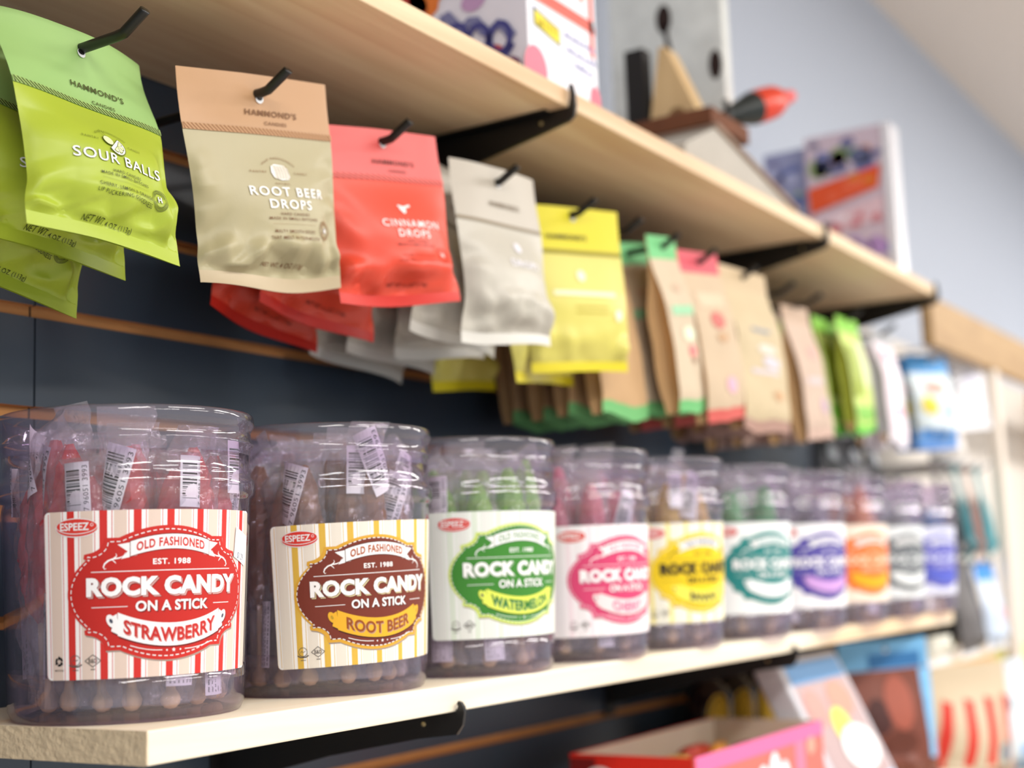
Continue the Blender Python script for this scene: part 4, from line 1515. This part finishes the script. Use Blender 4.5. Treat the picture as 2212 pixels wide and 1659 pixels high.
def printed_box(root, part, x0, x1, y0, y1, z0, z1, mats_, arts, bev=0.0015):
    """carton with art on faces; arts: {'-y': Art, '-x': Art} in metres from the face's lower left"""
    m = MB()
    m.box(x0, x1, y0, y1, z0, z1, 0, bev)
    V, F, Mi, mats = list(m.v), [list(f) for f in m.f], list(m.m), list(mats_)
    for k, A in arts.items():
        if k == '-y':
            V2, F2, M2 = plane_art(A, (x0, y0, z0), (1, 0, 0), (0, 0, 1))
        elif k == '-x':
            V2, F2, M2 = plane_art(A, (x0, y1, z0), (0, -1, 0), (0, 0, 1))
        else:
            V2, F2, M2 = plane_art(A, (x0, y0, z1), (1, 0, 0), (0, 1, 0))
        b0 = len(V)
        V += V2
        F += [[i + b0 for i in f] for f in F2]
        Mi += [q + len(mats) for q in M2]
        mats += A.mats
    return obj(part, mesh_from(part, V, F, mats, Mi), root)


def blobs(A, seed, x0, x1, y0, y1, n, cols, r=(0.008, 0.02), layer=1):
    rnd = random.Random(seed)
    for k in range(n):
        q = rnd.uniform(*r)
        A.ellipse(rnd.uniform(x0 + q, x1 - q), rnd.uniform(y0 + q, y1 - q), q, q * rnd.uniform(.5, 1), ink(rnd.choice(cols)), layer + k % 4, 14)


# carton of sweets at the front of the upper shelf
sweets = thing('sweets_carton', 'white sweets carton with a yellow MINI tag on the upper shelf', 'carton', (1.031, 0.625, Z_UP))
FA, SA = Art(), Art()
red_f, navy = ink((236, 110, 96)), ink((66, 64, 130))
FA.rect(0.004, 0.126, 0.085, 0.093, red_f, 1)
FA.poly([(0.010, 0.060), (0.058, 0.052), (0.058, 0.070), (0.010, 0.078)], ink((70, 90, 140)), 1)
FA.poly([(0.012, 0.061), (0.056, 0.054), (0.056, 0.068), (0.012, 0.075)], ink((240, 224, 40)), 2)
FA.text('MINI', 0.034, 0.0648, 0.036, 0.010, ink((214, 188, 30)), 3, 0.04, 1.2)
FA.rect(0.116, 0.124, 0.060, 0.22, red_f, 1)
FA.rect(0.006, 0.124, 0.060 + 0.032, 0.060 + 0.038, red_f, 1)
for k in range(6):
    FA.rect(0.018 + k * 0.016, 0.026 + k * 0.016, 0.112, 0.165, ink((240, 140, 126)), 1)
rr = random.Random(3)
for row, (ya, xa, xb) in enumerate(((0.066, 0.066, 0.120), (0.052, 0.070, 0.120), (0.040, 0.084, 0.120))):
    x = xa
    while x < xb:
        wv = rr.uniform(0.003, 0.008)
        FA.stroke([(x, ya), (x + wv / 2, ya + rr.uniform(.002, .006)), (x + wv, ya)], 0.0022, ink((120, 122, 180)), 2)
        x += wv + 0.002
FA.ellipse(0.012, 0.018, 0.02, 0.022, ink((226, 120, 140)), 1)
FA.ellipse(0.122, 0.016, 0.010, 0.016, ink((230, 110, 130)), 1)
SA.rect(0, 0.205, 0, 0.26, ink((226, 222, 232)), 0)
blobs(SA, 5, 0.10, 0.2, 0.002, 0.05, 9, [(196, 70, 70), (150, 40, 56), (232, 130, 120), (120, 60, 90)], (0.010, 0.02))
blobs(SA, 6, 0.02, 0.12, 0.075, 0.16, 14, [(244, 196, 40), (226, 120, 40), (196, 60, 50), (244, 220, 110), (110, 60, 80)], (0.012, 0.024))
blobs(SA, 7, 0.13, 0.203, 0.07, 0.2, 7, [(170, 70, 110), (214, 100, 120), (190, 150, 190)], (0.010, 0.018))
for c in ((0.128, 0.060), (0.152, 0.054), (0.176, 0.050)):
    SA.ring(c[0], c[1], 0.014, 0.017, 0.006, navy, 7, 20)
SA.stroke([(0.11 + 0.008 * k, 0.083 - 0.003 * k + 0.006 * math.sin(k * 1.7)) for k in range(11)], 0.010, ink((120, 120, 160)), 6)
SA.stroke([(0.10 + 0.009 * k, 0.036 + 0.006 * math.sin(k * 2.0)) for k in range(11)], 0.006, navy, 7)
SA.stroke([(0.10, 0.115), (0.13, 0.108), (0.155, 0.125), (0.165, 0.16)], 0.008, ink((226, 90, 90)), 6)
printed_box(sweets, 'carton', 0, 0.130, 0, 0.205, 0, 0.26, [mat('carton_white', (236, 236, 242), 0.4, 0.4)], {'-y': FA, '-x': SA})

# weathered board, wedge, tray and crate further along the shelf
weather = mat('weathered_wood', (226, 228, 224), 0.8, 0.2, bump=0.4, bscale=60, vary=0.28, vscale=22)
dark_hole = mat('dark_slot', (52, 38, 34), 0.8, 0.2)
board = thing('weathered_board', 'tall weathered grey board with dark slots leaning by the wall on the upper shelf', 'board', (1.60, 0.676, Z_UP))
m = MB(); m.box(0, 0.022, 0, 0.165, 0, 0.50, 0, 0.002)
m.build('plank', weather, board)
for (y, z, r_) in ((0.083, 0.283, 0.011), (0.013, 0.204, 0.009), (0.083, 0.40, 0.011)):
    A = Art()
    A.ellipse(0.165 - y, z, r_, 0.020, dark_hole, 1, 20)
    if z == 0.283:
        A.poly([(0.165 - 0.083 - 0.003, 0.275), (0.165 - 0.083 + 0.003, 0.275), (0.165 - 0.070, 0.22), (0.165 - 0.078, 0.22)], dark_hole, 1)
    V, F, Mi = plane_art(A, (0, 0.165, 0), (0, -1, 0), (0, 0, 1))
    obj('slot', mesh_from('slot', V, F, A.mats, Mi), board)

crate = thing('display_crate', 'low grey crate with a sloping lid near the middle of the upper shelf', 'crate', (1.37, 0.632, Z_UP))
grey_b = mat('crate_grey', (186, 180, 170), 0.75, 0.2, bump=0.2, bscale=40, vary=0.1, vscale=16)
m = MB()
m.prism([(0.0, 0.0), (0.33, 0.0), (0.33, 0.018), (0.085, 0.070), (0.0, 0.030)], 'y', 0.0, 0.040)
m.prism([(0.0, 0.0), (0.224, 0.0), (0.224, 0.0405), (0.085, 0.070), (0.0, 0.030)], 'y', 0.040, 0.17)
m.build('body', grey_b, crate)
m = MB()
m.prism([(0.083, 0.0705), (0.332, 0.0185), (0.334, 0.0235), (0.085, 0.0755)], 'y', -0.004, 0.040)
m.prism([(0.083, 0.0705), (0.225, 0.0408), (0.227, 0.0458), (0.085, 0.0755)], 'y', 0.040, 0.174)
m.build('sloping_lid', mat('lid_edge_brown', (150, 128, 112), 0.7, 0.2), crate)
tray = thing('rusty_tray', 'rusty brown tray resting on top of the grey crate', 'tray', (1.452, 0.634, Z_UP + 0.0762))
rust = mat('rust_brown', (110, 66, 42), 0.75, 0.3, bump=0.3, bscale=80, vary=0.3, vscale=30)
m = MB(); m.box(0, 0.110, 0, 0.155, 0, 0.006)
m.build('base', rust, tray)
m = MB(); m.box(0, 0.110, 0, 0.003, 0.006, 0.020); m.box(0, 0.110, 0.152, 0.155, 0.006, 0.020); m.box(0, 0.003, 0.003, 0.152, 0.006, 0.020); m.box(0.107, 0.110, 0.003, 0.152, 0.006, 0.020)
m.build('rim', rust, tray)
wedge = thing('wooden_wedge', 'pale brown wooden wedge standing in the rusty tray', 'wedge', (1.480, 0.655, Z_UP + 0.0824))
m = MB(); m.prism([(0.0, 0.0), (0.076, 0.0), (0.056, 0.112), (0.048, 0.112)], 'x', 0, 0.035)
m.build('block', wood('wedge_wood', (222, 190, 140), (176, 134, 84), 0.8, (30, 30, 4), 0.6, 0.3), wedge, loc=None)
A = Art(); A.ellipse(0.040, 0.022, 0.011, 0.010, ink((140, 104, 62)), 1); A.ellipse(0.040, 0.022, 0.006, 0.005, ink((110, 80, 48)), 2)
V, F, Mi = plane_art(A, (0, 0.076, 0), (0, -1, 0), (0, 0, 1))
obj('knot', mesh_from('knot', V, F, A.mats, Mi), wedge)
post = thing('dark_post', 'dark post standing in the rusty tray between the wedge and the grey board', 'post', (1.480, 0.733, Z_UP + 0.0824))
m = MB(); m.box(0, 0.022, 0, 0.026, 0, 0.118, 0, 0.001)
m.build('shaft', mat('post_dark', (34, 30, 28), 0.6, 0.3), post)
hk = thing('iron_peg', 'short black peg standing at the front of the rusty tray', 'peg', (1.530, 0.645, Z_UP + 0.0824))
m = MB(); m.tube([(0, 0, 0), (0, 0, 0.03), (0, 0.004, 0.045)], 0.0035, 10)
m.build('rod', iron, hk, True)

cone = thing('funnel_ornament', 'black and red cone shaped ornament lying tilted above the grey crate', 'ornament', (1.512, 0.660, Z_UP + 0.0985))
ax = (Vector((1.655, 0.607, 1.899)) - cone.location)
cone.rotation_euler = Vector((0, 0, 1)).rotation_difference(ax.normalized()).to_euler()
cone.scale = (0.62, 0.62, ax.length / 0.270)
for nm, prof, m_ in (('black_cone', [(0.0005, 0.0), (0.008, 0.02), (0.021, 0.07), (0.0335, 0.125), (0.034, 0.132)], mat('cone_black', (22, 30, 28), 0.4, 0.4)),
                     ('red_bell', [(0.034, 0.132), (0.0345, 0.140), (0.035, 0.165), (0.033, 0.196), (0.026, 0.216), (0.016, 0.224)], mat('cone_red', (214, 56, 20), 0.35, 0.5)),
                     ('pink_tip', [(0.016, 0.224), (0.011, 0.232), (0.0125, 0.240), (0.015, 0.252), (0.012, 0.264), (0.0005, 0.270)], mat('cone_pink', (232, 110, 110), 0.4, 0.4))):
    m = MB(); m.lathe(prof, 28)
    m.build(nm, m_, cone, True)

# collage printed box near the far end of the shelf
pz = thing('collage_box', 'box with a busy collage print at the far end of the upper shelf', 'box', (2.100, 0.618, Z_UP))
SA = Art()
SA.rect(0, 0.140, 0, 0.243, ink((204, 186, 200)), 0)
blobs(SA, 11, 0.002, 0.128, 0.165, 0.240, 26, [(120, 126, 176), (150, 170, 120), (196, 140, 120), (110, 110, 150), (176, 150, 190), (214, 170, 120), (90, 96, 130), (150, 186, 140)], (0.008, 0.018))
blobs(SA, 12, 0.002, 0.138, 0.003, 0.085, 26, [(176, 140, 196), (206, 160, 180), (120, 150, 196), (226, 190, 190), (150, 140, 170), (214, 150, 130)], (0.008, 0.017))
SA.poly([(0.002, 0.158), (0.122, 0.178), (0.116, 0.142), (0.004, 0.116)], ink((224, 84, 40)), 8)
blobs(SA, 13, 0.006, 0.118, 0.124, 0.172, 10, [(214, 120, 40), (232, 104, 70)], (0.006, 0.012), 9)
SA.poly([(0.004, 0.106), (0.122, 0.128), (0.122, 0.092), (0.002, 0.072)], ink((222, 190, 200)), 8)
blobs(SA, 14, 0.006, 0.12, 0.075, 0.118, 12, [(244, 238, 244), (206, 120, 130), (236, 214, 226)], (0.006, 0.012), 9)
SA.rect(0.128, 0.140, 0.0, 0.243, ink((226, 226, 232)), 13)
printed_box(pz, 'carton', 0, 0.045, 0, 0.140, 0, 0.243, [mat('carton_grey', (222, 222, 228), 0.25, 0.5)], {'-x': SA})
pz2 = thing('blue_pouch', 'bluish printed packet standing behind the collage box against the wall', 'packet', (2.118, 0.766, Z_UP))
SA = Art(); SA.rect(0, 0.07, 0, 0.235, ink((150, 154, 190)), 0)
blobs(SA, 15, 0.0, 0.07, 0.0, 0.235, 22, [(96, 110, 170), (176, 180, 214), (150, 176, 140), (120, 120, 160)], (0.007, 0.016))
printed_box(pz2, 'carton', 0, 0.03, 0, 0.07, 0, 0.235, [mat('carton_bluish', (150, 154, 190), 0.3, 0.5)], {'-x': SA})

# ------------------------------------------------------------------ neighbouring display past the end of the shelves
oak = wood('oak_trim', (186, 152, 106), (150, 114, 74), 0.8, (4, 30, 30), 0.55, 0.25)
white_panel = mat('white_panel', (226, 220, 212), 0.6, 0.3)
fx = thing('wooden_display_frame', 'wood framed white display bay past the far end of the shelves', 'display frame', (2.30, 0.63, 0.0))
m = MB(); m.box(0, 1.6, 0, 0.020, 1.655, 1.738, 0, 0.002)
m.build('header_rail', oak, fx)
m = MB(); m.box(0.40, 0.44, 0.002, 0.022, 0.02, 1.655, 0, 0.002)
m.build('stile', mat('stile_pale', (232, 220, 206), 0.6, 0.3), fx)
m = MB(); m.box(0.0, 1.6, 0.196, 0.206, 0.02, 1.738)
m.build('back_panel', white_panel, fx)
m = MB(); m.box(1.588, 1.6, 0.020, 0.196, 0.02, 1.738)
m.build('side_panel', oak, fx)

def bay_hook(x, z, lab):
    root = thing('display_hook', lab, 'hook', (x, 0.826, z), group='hooks of the far display bay')
    m_ = MB(); m_.tube([(0, 0.002, 0), (0, -0.16, 0), (0, -0.172, 0.004), (0, -0.18, 0.011)], 0.0032, 8)
    m_.build('rod', mat('hook_chrome', (196, 196, 200), 0.2, 0.5, metal=0.9), root, True)
    m_ = MB(); m_.box(-0.012, 0.012, -0.003, 0, -0.012, 0.012)
    m_.build('back_plate', mat('hook_chrome', (196, 196, 200)), root)


def far_bag(key, dims, seed, head, body, seal_, marks, x, z, ys, labs, yaw=-0.35, grp=None, hk_lab=None, **kw):
    if key not in KINDS:
        plain_bag(key, dims, seed, head, body, seal_, marks, **kw)
    if hk_lab:
        bay_hook(x, z, hk_lab)
    for i, (y, lab) in enumerate(zip(ys, labs)):
        hang(key, lab, grp, (x, y, z - 0.003, yaw, 0.02, 0.04))


W_ = (238, 236, 236)
far_bag('seaside', (0.118, 0.014, 0.150), 41, (70, 150, 214), (206, 218, 222), (66, 130, 206), [('p', 'ell', (230, 206, 60), (0.25, 0.55, 0.16, 0.10)), ('p', 'ell', (214, 150, 130), (0.5, 0.36, 0.26, 0.06)), ('p', 'ell', (150, 206, 210), (0.72, 0.6, 0.14, 0.09)), ('p', 'rect', (84, 148, 218), (0.0, 1.0, 0.80, 0.93))],
        2.395, 1.640, (0.668, 0.705), ('blue topped white snack bag with a yellow spot hanging in the far bay', 'blue topped snack bag hanging second in the far bay'), grp='blue topped snack bags', hk_lab='chrome hook that holds the blue topped snack bags', hdr=0.2, plump=0.018)
far_bag('snow', (0.105, 0.012, 0.160), 42, (226, 226, 232), (240, 240, 246), (246, 246, 250), [('p', 'ell', (206, 206, 222), (0.5, 0.45, 0.3, 0.08))],
        2.640, 1.700, (0.668, 0.700), ('plain white packet hanging under the wooden rail of the far bay', 'plain white packet hanging second under the wooden rail'), grp='plain white packets', hk_lab='chrome hook that holds the plain white packets', hdr=0.2, plump=0.010)
far_bag('clear_grey', (0.110, 0.012, 0.130), 43, (214, 208, 206), (232, 226, 220), (226, 220, 214), [('p', 'ell', (206, 196, 186), (0.5, 0.5, 0.3, 0.12))],
        2.530, 1.600, (0.690,), ('beige packet hanging between the snack bag and the white packet',), hk_lab='chrome hook that holds the beige packet', hdr=0.2, plump=0.012)
for key, col, x, lab in (('cocoa', (44, 30, 28), 2.385, 'dark brown packet hanging edge-on in the middle row of the far bay'), ('char', (34, 34, 38), 2.450, 'charcoal packet hanging edge-on in the middle row of the far bay'),
                         ('teal', (20, 104, 114), 2.520, 'teal packet hanging in the middle row beside the charcoal one'), ('rose', (140, 98, 88), 2.590, 'dusky pink packet hanging between the two teal ones'), ('aqua', (36, 136, 148), 2.665, 'aqua packet hanging at the end of the middle row')):
    far_bag(key, (0.078, 0.012, 0.170), 50 + len(KINDS), tuple(int(c * .6 + 60) for c in col), col, tuple(int(c * .6 + 60) for c in col), [('p', 'rect', tuple(int(c * .7 + 50) for c in col), (0.1, 0.9, 0.35, 0.5))],
            x, 1.462, (0.668,), (lab,), yaw=0.2, hk_lab='chrome hook that holds the ' + lab.split(' hanging')[0], hdr=0.18, plump=0.016)
for key, col, sp, x, lab, wd in (('cream_edge', (236, 234, 220), (222, 220, 150), 2.265, 'white packet with a pale yellow edge in the lower row', 0.09), ('graphite', (104, 100, 100), (70, 66, 66), 2.475, 'dark grey packet hanging in the lower row', 0.10),
                                 ('sky', (206, 220, 240), (70, 150, 230), 2.640, 'white packet with a sky blue top in the lower row', 0.10)):
    far_bag(key, (wd, 0.012, 0.150), 60 + len(KINDS), sp if key == 'sky' else col, col, W_, [('p', 'rect', sp, (0.75, 0.98, 0.2, 0.9))] if key != 'sky' else [('p', 'ell', (226, 180, 190), (0.6, 0.6, 0.2, 0.08))],
            x, 1.285, (0.660, 0.70), (lab, lab + ', second on its hook'), yaw=-0.1, grp='lower row packets: ' + key.replace('_', ' '), hk_lab='chrome hook that holds the ' + lab.split(' in the')[0].split(' hanging')[0] + 's', hdr=0.22, plump=0.018)
bay_shelf = thing('bay_shelf', 'golden wooden ledge in the far display bay below the lower row of packets', 'shelf', (2.214, 0.625, 1.085))
m = MB(); m.box(0, 1.4, 0, 0.20, 0, 0.014, 0, 0.002)
m.build('board', mat('ledge_gold', (206, 164, 100), 0.5, 0.4), bay_shelf)
m = MB()
for xx in (0.1, 1.3):
    m.box(xx, xx + 0.02, 0.02, 0.20, -0.03, 0)
m.build('support', iron, bay_shelf)
bay_shelf.location = (2.312, 0.66, 1.070)

# ------------------------------------------------------------------ goods on the shelf below
Z3 = 0.975
low = thing('bottom_shelf', 'pine shelf board below, carrying cartons and bottles', 'shelf', (1.0, 0.56, Z3 - 0.019))
m = MB(); m.box(0, 1.22, 0, YW - 0.561, 0, 0.019, 0, 0.001)
m.build('board', pine_low, low)

rb = thing('red_display_box', 'open red cardboard display box with a pink front on the shelf below', 'box', (1.27, 0.615, Z3))
rc, bc = mat('box_red', (216, 40, 26), 0.45, 0.4), mat('box_beige_inside', (214, 200, 180), 0.7, 0.2)
def wall_(nm, x0, x1, y0, y1, z1, inner, arts=None, outer=rc):
    m_ = MB(); m_.box(x0, x1, y0, y1, 0.001, z1)
    o_ = m_.build(nm, [outer], rb)
    return o_
H3 = 0.140
m = MB(); m.box(0, 0.0025, 0, 0.14, 0, H3); m.build('side_panel', rc, rb)
m = MB(); m.box(0.3475, 0.35, 0, 0.14, 0, H3); m.build('side_panel', bc, rb)
m = MB(); m.box(0.0025, 0.3475, 0.1375, 0.14, 0, H3); m.build('back_panel', rc, rb)
m = MB(); m.box(0.003, 0.347, 0.1360, 0.1372, 0.002, H3 - 0.0005); tag(m.build('back_lining', bc, rb), 'beige inner lining')
m = MB(); m.box(0.0025, 0.3475, 0.0025, 0.1375, 0, 0.0025); m.build('base', bc, rb)
A = Art()
A.rect(0.0, 0.35, 0, H3 + 0.001, ink((240, 116, 104)), 0)
A.rect(0.0, 0.35, H3 - 0.016, H3 + 0.001, ink((240, 116, 168)), 1)
A.rect(0.26, 0.29, 0.0, H3 - 0.016, ink((244, 130, 160)), 1)
A.ellipse(0.31, H3 - 0.024, 0.012, 0.010, ink((244, 170, 150)), 2)
for k, (x, y, a, b_) in enumerate(((0.135, 0.095, 0.016, 0.014), (0.165, 0.094, 0.017, 0.018), (0.198, 0.098, 0.016, 0.024), (0.226, 0.094, 0.014, 0.016), (0.21, 0.088, 0.03, 0.010))):
    A.ellipse(x, y, a, b_, ink((250, 244, 250)), 3)
m = MB(); m.box(0.0, 0.35, -0.0025, 0, 0, H3)
V, F, Mi = plane_art(A, (0, -0.0025, 0), (1, 0, 0), (0, 0, 1))
mats = [mat('box_pink', (240, 116, 104), 0.45, 0.4)] + A.mats
b0 = len(m.v)
obj('front_panel', mesh_from('front_panel', m.v + V, [list(f) for f in m.f] + [[i + b0 for i in f] for f in F], mats, m.m + [k + 1 for k in Mi]), rb)
A = Art()
A.ellipse(0.035, 0.118, 0.016, 0.010, ink((236, 220, 226)), 1)
A.rect(0.0, 0.03, 0.0, H3 - 0.004, ink((120, 20, 20)), 0)
V, F, Mi = plane_art(A, (0, 0.14, 0), (0, -1, 0), (0, 0, 1))
obj('side_print', mesh_from('side_print', V, F, A.mats, Mi), rb)
rnd = random.Random(8)
cols = [(196, 60, 40), (222, 150, 60), (120, 24, 40), (232, 120, 80), (206, 110, 160), (210, 170, 90)]
for k in range(20):
    m = MB(); m.tube([(-0.028, 0, 0), (-0.021, 0, 0), (-0.019, 0, 0), (0.019, 0, 0), (0.021, 0, 0), (0.028, 0, 0)], 0.01, 10, radii=[0.008, 0.0025, 0.009, 0.009, 0.0025, 0.008])
    c = cols[k % 6]
    o = m.build('wrapped_sweet', mat('sweet_%d' % (k % 6), c, 0.3, 0.5), None, True, (1.315 + 0.066 * (k % 5), 0.637 + 0.031 * ((k // 5) % 4), Z3 + 0.106 + rnd.uniform(0, .006)), (0, 0, rnd.uniform(-.3, .3)))
    tag(o, '%s wrapped sweet lying in the red display box' % ['red', 'orange', 'dark red', 'salmon', 'pink', 'gold'][k % 6], 'sweet', 'wrapped sweets in the red box, ' + ['red', 'orange', 'dark red', 'salmon', 'pink', 'gold'][k % 6])
m = MB(); m.box(0.003, 0.347, 0.003, 0.1355, 0.003, 0.094); m.build('card_insert', bc, rb)

# leaning picture tin
tin = thing('picture_tin', 'white framed tin with a blue and yellow picture leaning back behind the red box', 'tin', (1.64, 0.586, Z3), (-0.44, 0, 0))
A = Art()
A.rect(0.012, 0.198, 0.012, 0.206, ink((186, 160, 160)), 1)
A.rect(0.012, 0.198, 0.178, 0.206, ink((130, 182, 236)), 2)
A.ellipse(0.05, 0.145, 0.03, 0.025, ink((206, 150, 140)), 3)
A.ellipse(0.14, 0.150, 0.04, 0.025, ink((206, 150, 130)), 3)
A.ellipse(0.105, 0.115, 0.030, 0.026, ink((246, 234, 96)), 4)
A.ellipse(0.13, 0.085, 0.060, 0.030, ink((250, 250, 250)), 5)
A.rect(0.03, 0.198, 0.014, 0.045, ink((176, 206, 244)), 2)
printed_box(tin, 'case', 0, 0.21, 0, 0.035, 0.0, 0.215, [mat('tin_white', (212, 212, 220), 0.3, 0.5)], {'-y': A}, 0.004)
tin.location = (1.632, 0.580, Z3 + 0.0155)

for i, x in enumerate((1.700, 1.780, 1.860, 1.940)):
    bt = thing('dark_bottle', ['dark brown bottle nearest the gap in the row behind the red box', 'second dark brown bottle with a yellow label behind the red box', 'third dark brown bottle with a yellow label behind the red box', 'dark brown bottle beside the picture tin'][i], 'bottle', (x, 0.795, Z3), group='dark bottles with yellow labels')
    m = MB(); m.lathe([(0.0, 0.0), (0.028, 0.0), (0.030, 0.004), (0.030, 0.158), (0.026, 0.168), (0.014, 0.178), (0.013, 0.196)], 24)
    m.build('glass_body', mat('bottle_brown', (46, 28, 26), 0.12, 0.6), bt, True)
    m = MB(); m.lathe([(0.0145, 0.184), (0.0150, 0.186), (0.0150, 0.203), (0.0, 0.204)], 20)
    m.build('cap', mat('cap_grey', (120, 112, 116), 0.35, 0.5), bt, True)
    A = Art(); A.ellipse(0, 0, 0.017, 0.031, mat('label_yellow', (252, 206, 60), 0.5), 0); A.ring(0, 0, 0.014, 0.027, 0.002, ink((150, 104, 30)), 1)
    V, F, Mi = A.build(lambda u, v, l: Vector((0.0303 * math.cos(-2.25 + u / 0.03) * (1 + .004 * l), 0.0303 * math.sin(-2.25 + u / 0.03) * (1 + .004 * l), 0.132 + v)), 0.004)
    F = orient(V, F, lambda c: Vector((c.x, c.y, 0)))
    obj('label', mesh_from('label', V, F, A.mats, Mi), bt)

# blue pouch of chocolate pieces
plain_bag('choc', (0.155, 0.012, 0.20), 71, (110, 170, 214), (116, 60, 44), (196, 96, 80),
          [('h', 'rect', (48, 106, 160), (0.3, 0.9, 0.09, 0.19)), ('p', 'rect', (126, 186, 230), (0.86, 1.0, 0.21, 0.8)), ('p', 'ell', (160, 84, 66), (0.55, 0.42, 0.16, 0.18)), ('p', 'ell', (70, 32, 28), (0.3, 0.5, 0.12, 0.12)), ('p', 'ell', (96, 48, 34), (0.5, 0.68, 0.2, 0.08))], hdr=0.2, plump=0.022, crumple=0.006)
root = candy_bag('blue pouch of brown chocolate pieces standing behind the picture tin', None, KINDS['choc'][1], (2.005, 0.655, Z3 + 0.2005, -0.62, 0.02, 0.0))
cane = thing('striped_sweet_bag', 'bag of red and cream striped sweets at the lower far end', 'sweet bag', (2.33, 0.625, 0.93), (0, 0, -0.4))
S = BagShape(0.20, 0.20, 0.20, 81, hdr=0.15, plump=0.03, crumple=0.006)
A = Art()
for k in range(5):
    A.stroke([(-0.05 + 0.25 * k + 0.22 * q, 0.90 - 0.62 * q) for q in (0, .33, .66, 1)], 0.105, ink((206, 50, 36)), 1)
A.ellipse(0.75, 0.75, 0.12, 0.12, ink((120, 136, 146)), 2)
for nm, me in bag_parts(S, foil('foil_cream', (204, 186, 158)), foil('foil_cream', (204, 186, 158)), foil('foil_cream', (204, 186, 158)), {'pouch': Art()}, False):
    if nm == 'pouch':
        V, F = S.patch(S.hdr, S.seal, 24, 26)
        A.items = [it for it in A.items]
        V2, F2, M2 = A.build(lambda u, v, l: S.point(min(max(u, .01), .99), min(max(v, S.hdr), S.seal), 1, 0.0006 + 0.0002 * l), 0.06, 0.06)
        F2 = orient(V2, F2, lambda c: Vector((0, -1, 0)))
        b0 = len(V)
        me = mesh_from('pouch', V + V2, F + [[i + b0 for i in f] for f in F2], [foil('foil_cream', (204, 186, 158))] + A.mats, [0] * len(F) + [q + 1 for q in M2])
    obj(nm, me, cane)
stand = thing('floor_cabinet', 'cream cabinet top under the striped sweet bag', 'cabinet', (2.24, 0.54, 0.0))
m = MB(); m.box(0, 0.75, 0, 0.24, 0, 0.915, 0, 0.003); m.build('body', mat('cabinet_cream', (206, 194, 172), 0.5, 0.3), stand)
m = MB(); m.box(-0.005, 0.755, -0.006, 0.245, 0.915, 0.9295, 0, 0.003); m.build('top', mat('cabinet_cream', (206, 194, 172)), stand)
plain_bag('mint', (0.13, 0.010, 0.19), 82, (216, 226, 236), (214, 224, 232), (90, 160, 226), [('p', 'ell', (110, 126, 140), (0.3, 0.35, 0.12, 0.08)), ('p', 'rect', (96, 168, 232), (0.4, 0.9, 0.72, 0.9))], hdr=0.15, plump=0.025, crumple=0.006)
candy_bag('pale blue sweet bag standing beside the striped sweets', None, KINDS['mint'][1], (2.56, 0.62, 1.1105, -0.35, 0.0, 0.0))
plain_bag('olive', (0.14, 0.010, 0.20), 83, (222, 214, 140), (210, 204, 130), (222, 200, 120), [('p', 'ell', (226, 150, 120), (0.4, 0.65, 0.2, 0.06))], hdr=0.15, plump=0.025, crumple=0.006)
candy_bag('pale yellow green sweet bag at the lower far end', None, KINDS['olive'][1], (2.74, 0.64, 1.1205, -0.35, 0.0, 0.0))

# small dark packets on the low hooks above the far tubs
plain_bag('smoke', (0.078, 0.010, 0.098), 90, (150, 152, 156), (58, 58, 62), (168, 170, 174), [('p', 'ell', (176, 180, 186), (0.4, 0.5, 0.16, 0.10)), ('p', 'rect', (30, 30, 32), (0.15, 0.85, 0.66, 0.85))], hdr=0.25, plump=0.012, crumple=0.006)
for i, (x, wd) in enumerate(((1.985, 'nearest'), (2.080, 'middle'), (2.175, 'farthest'))):
    h_ = hook(x, 'short black hook, %s of the three low ones above the far tubs' % wd, 0.165, 'low hooks above the far tubs')
    h_.location.z = 1.5085
    hang('smoke', 'small dark grey packet, %s of the three hanging just above the far tubs' % wd, 'small dark grey packets', (x, 0.712, 1.5065, -0.15 + 0.1 * i, 0.03, 0.03))
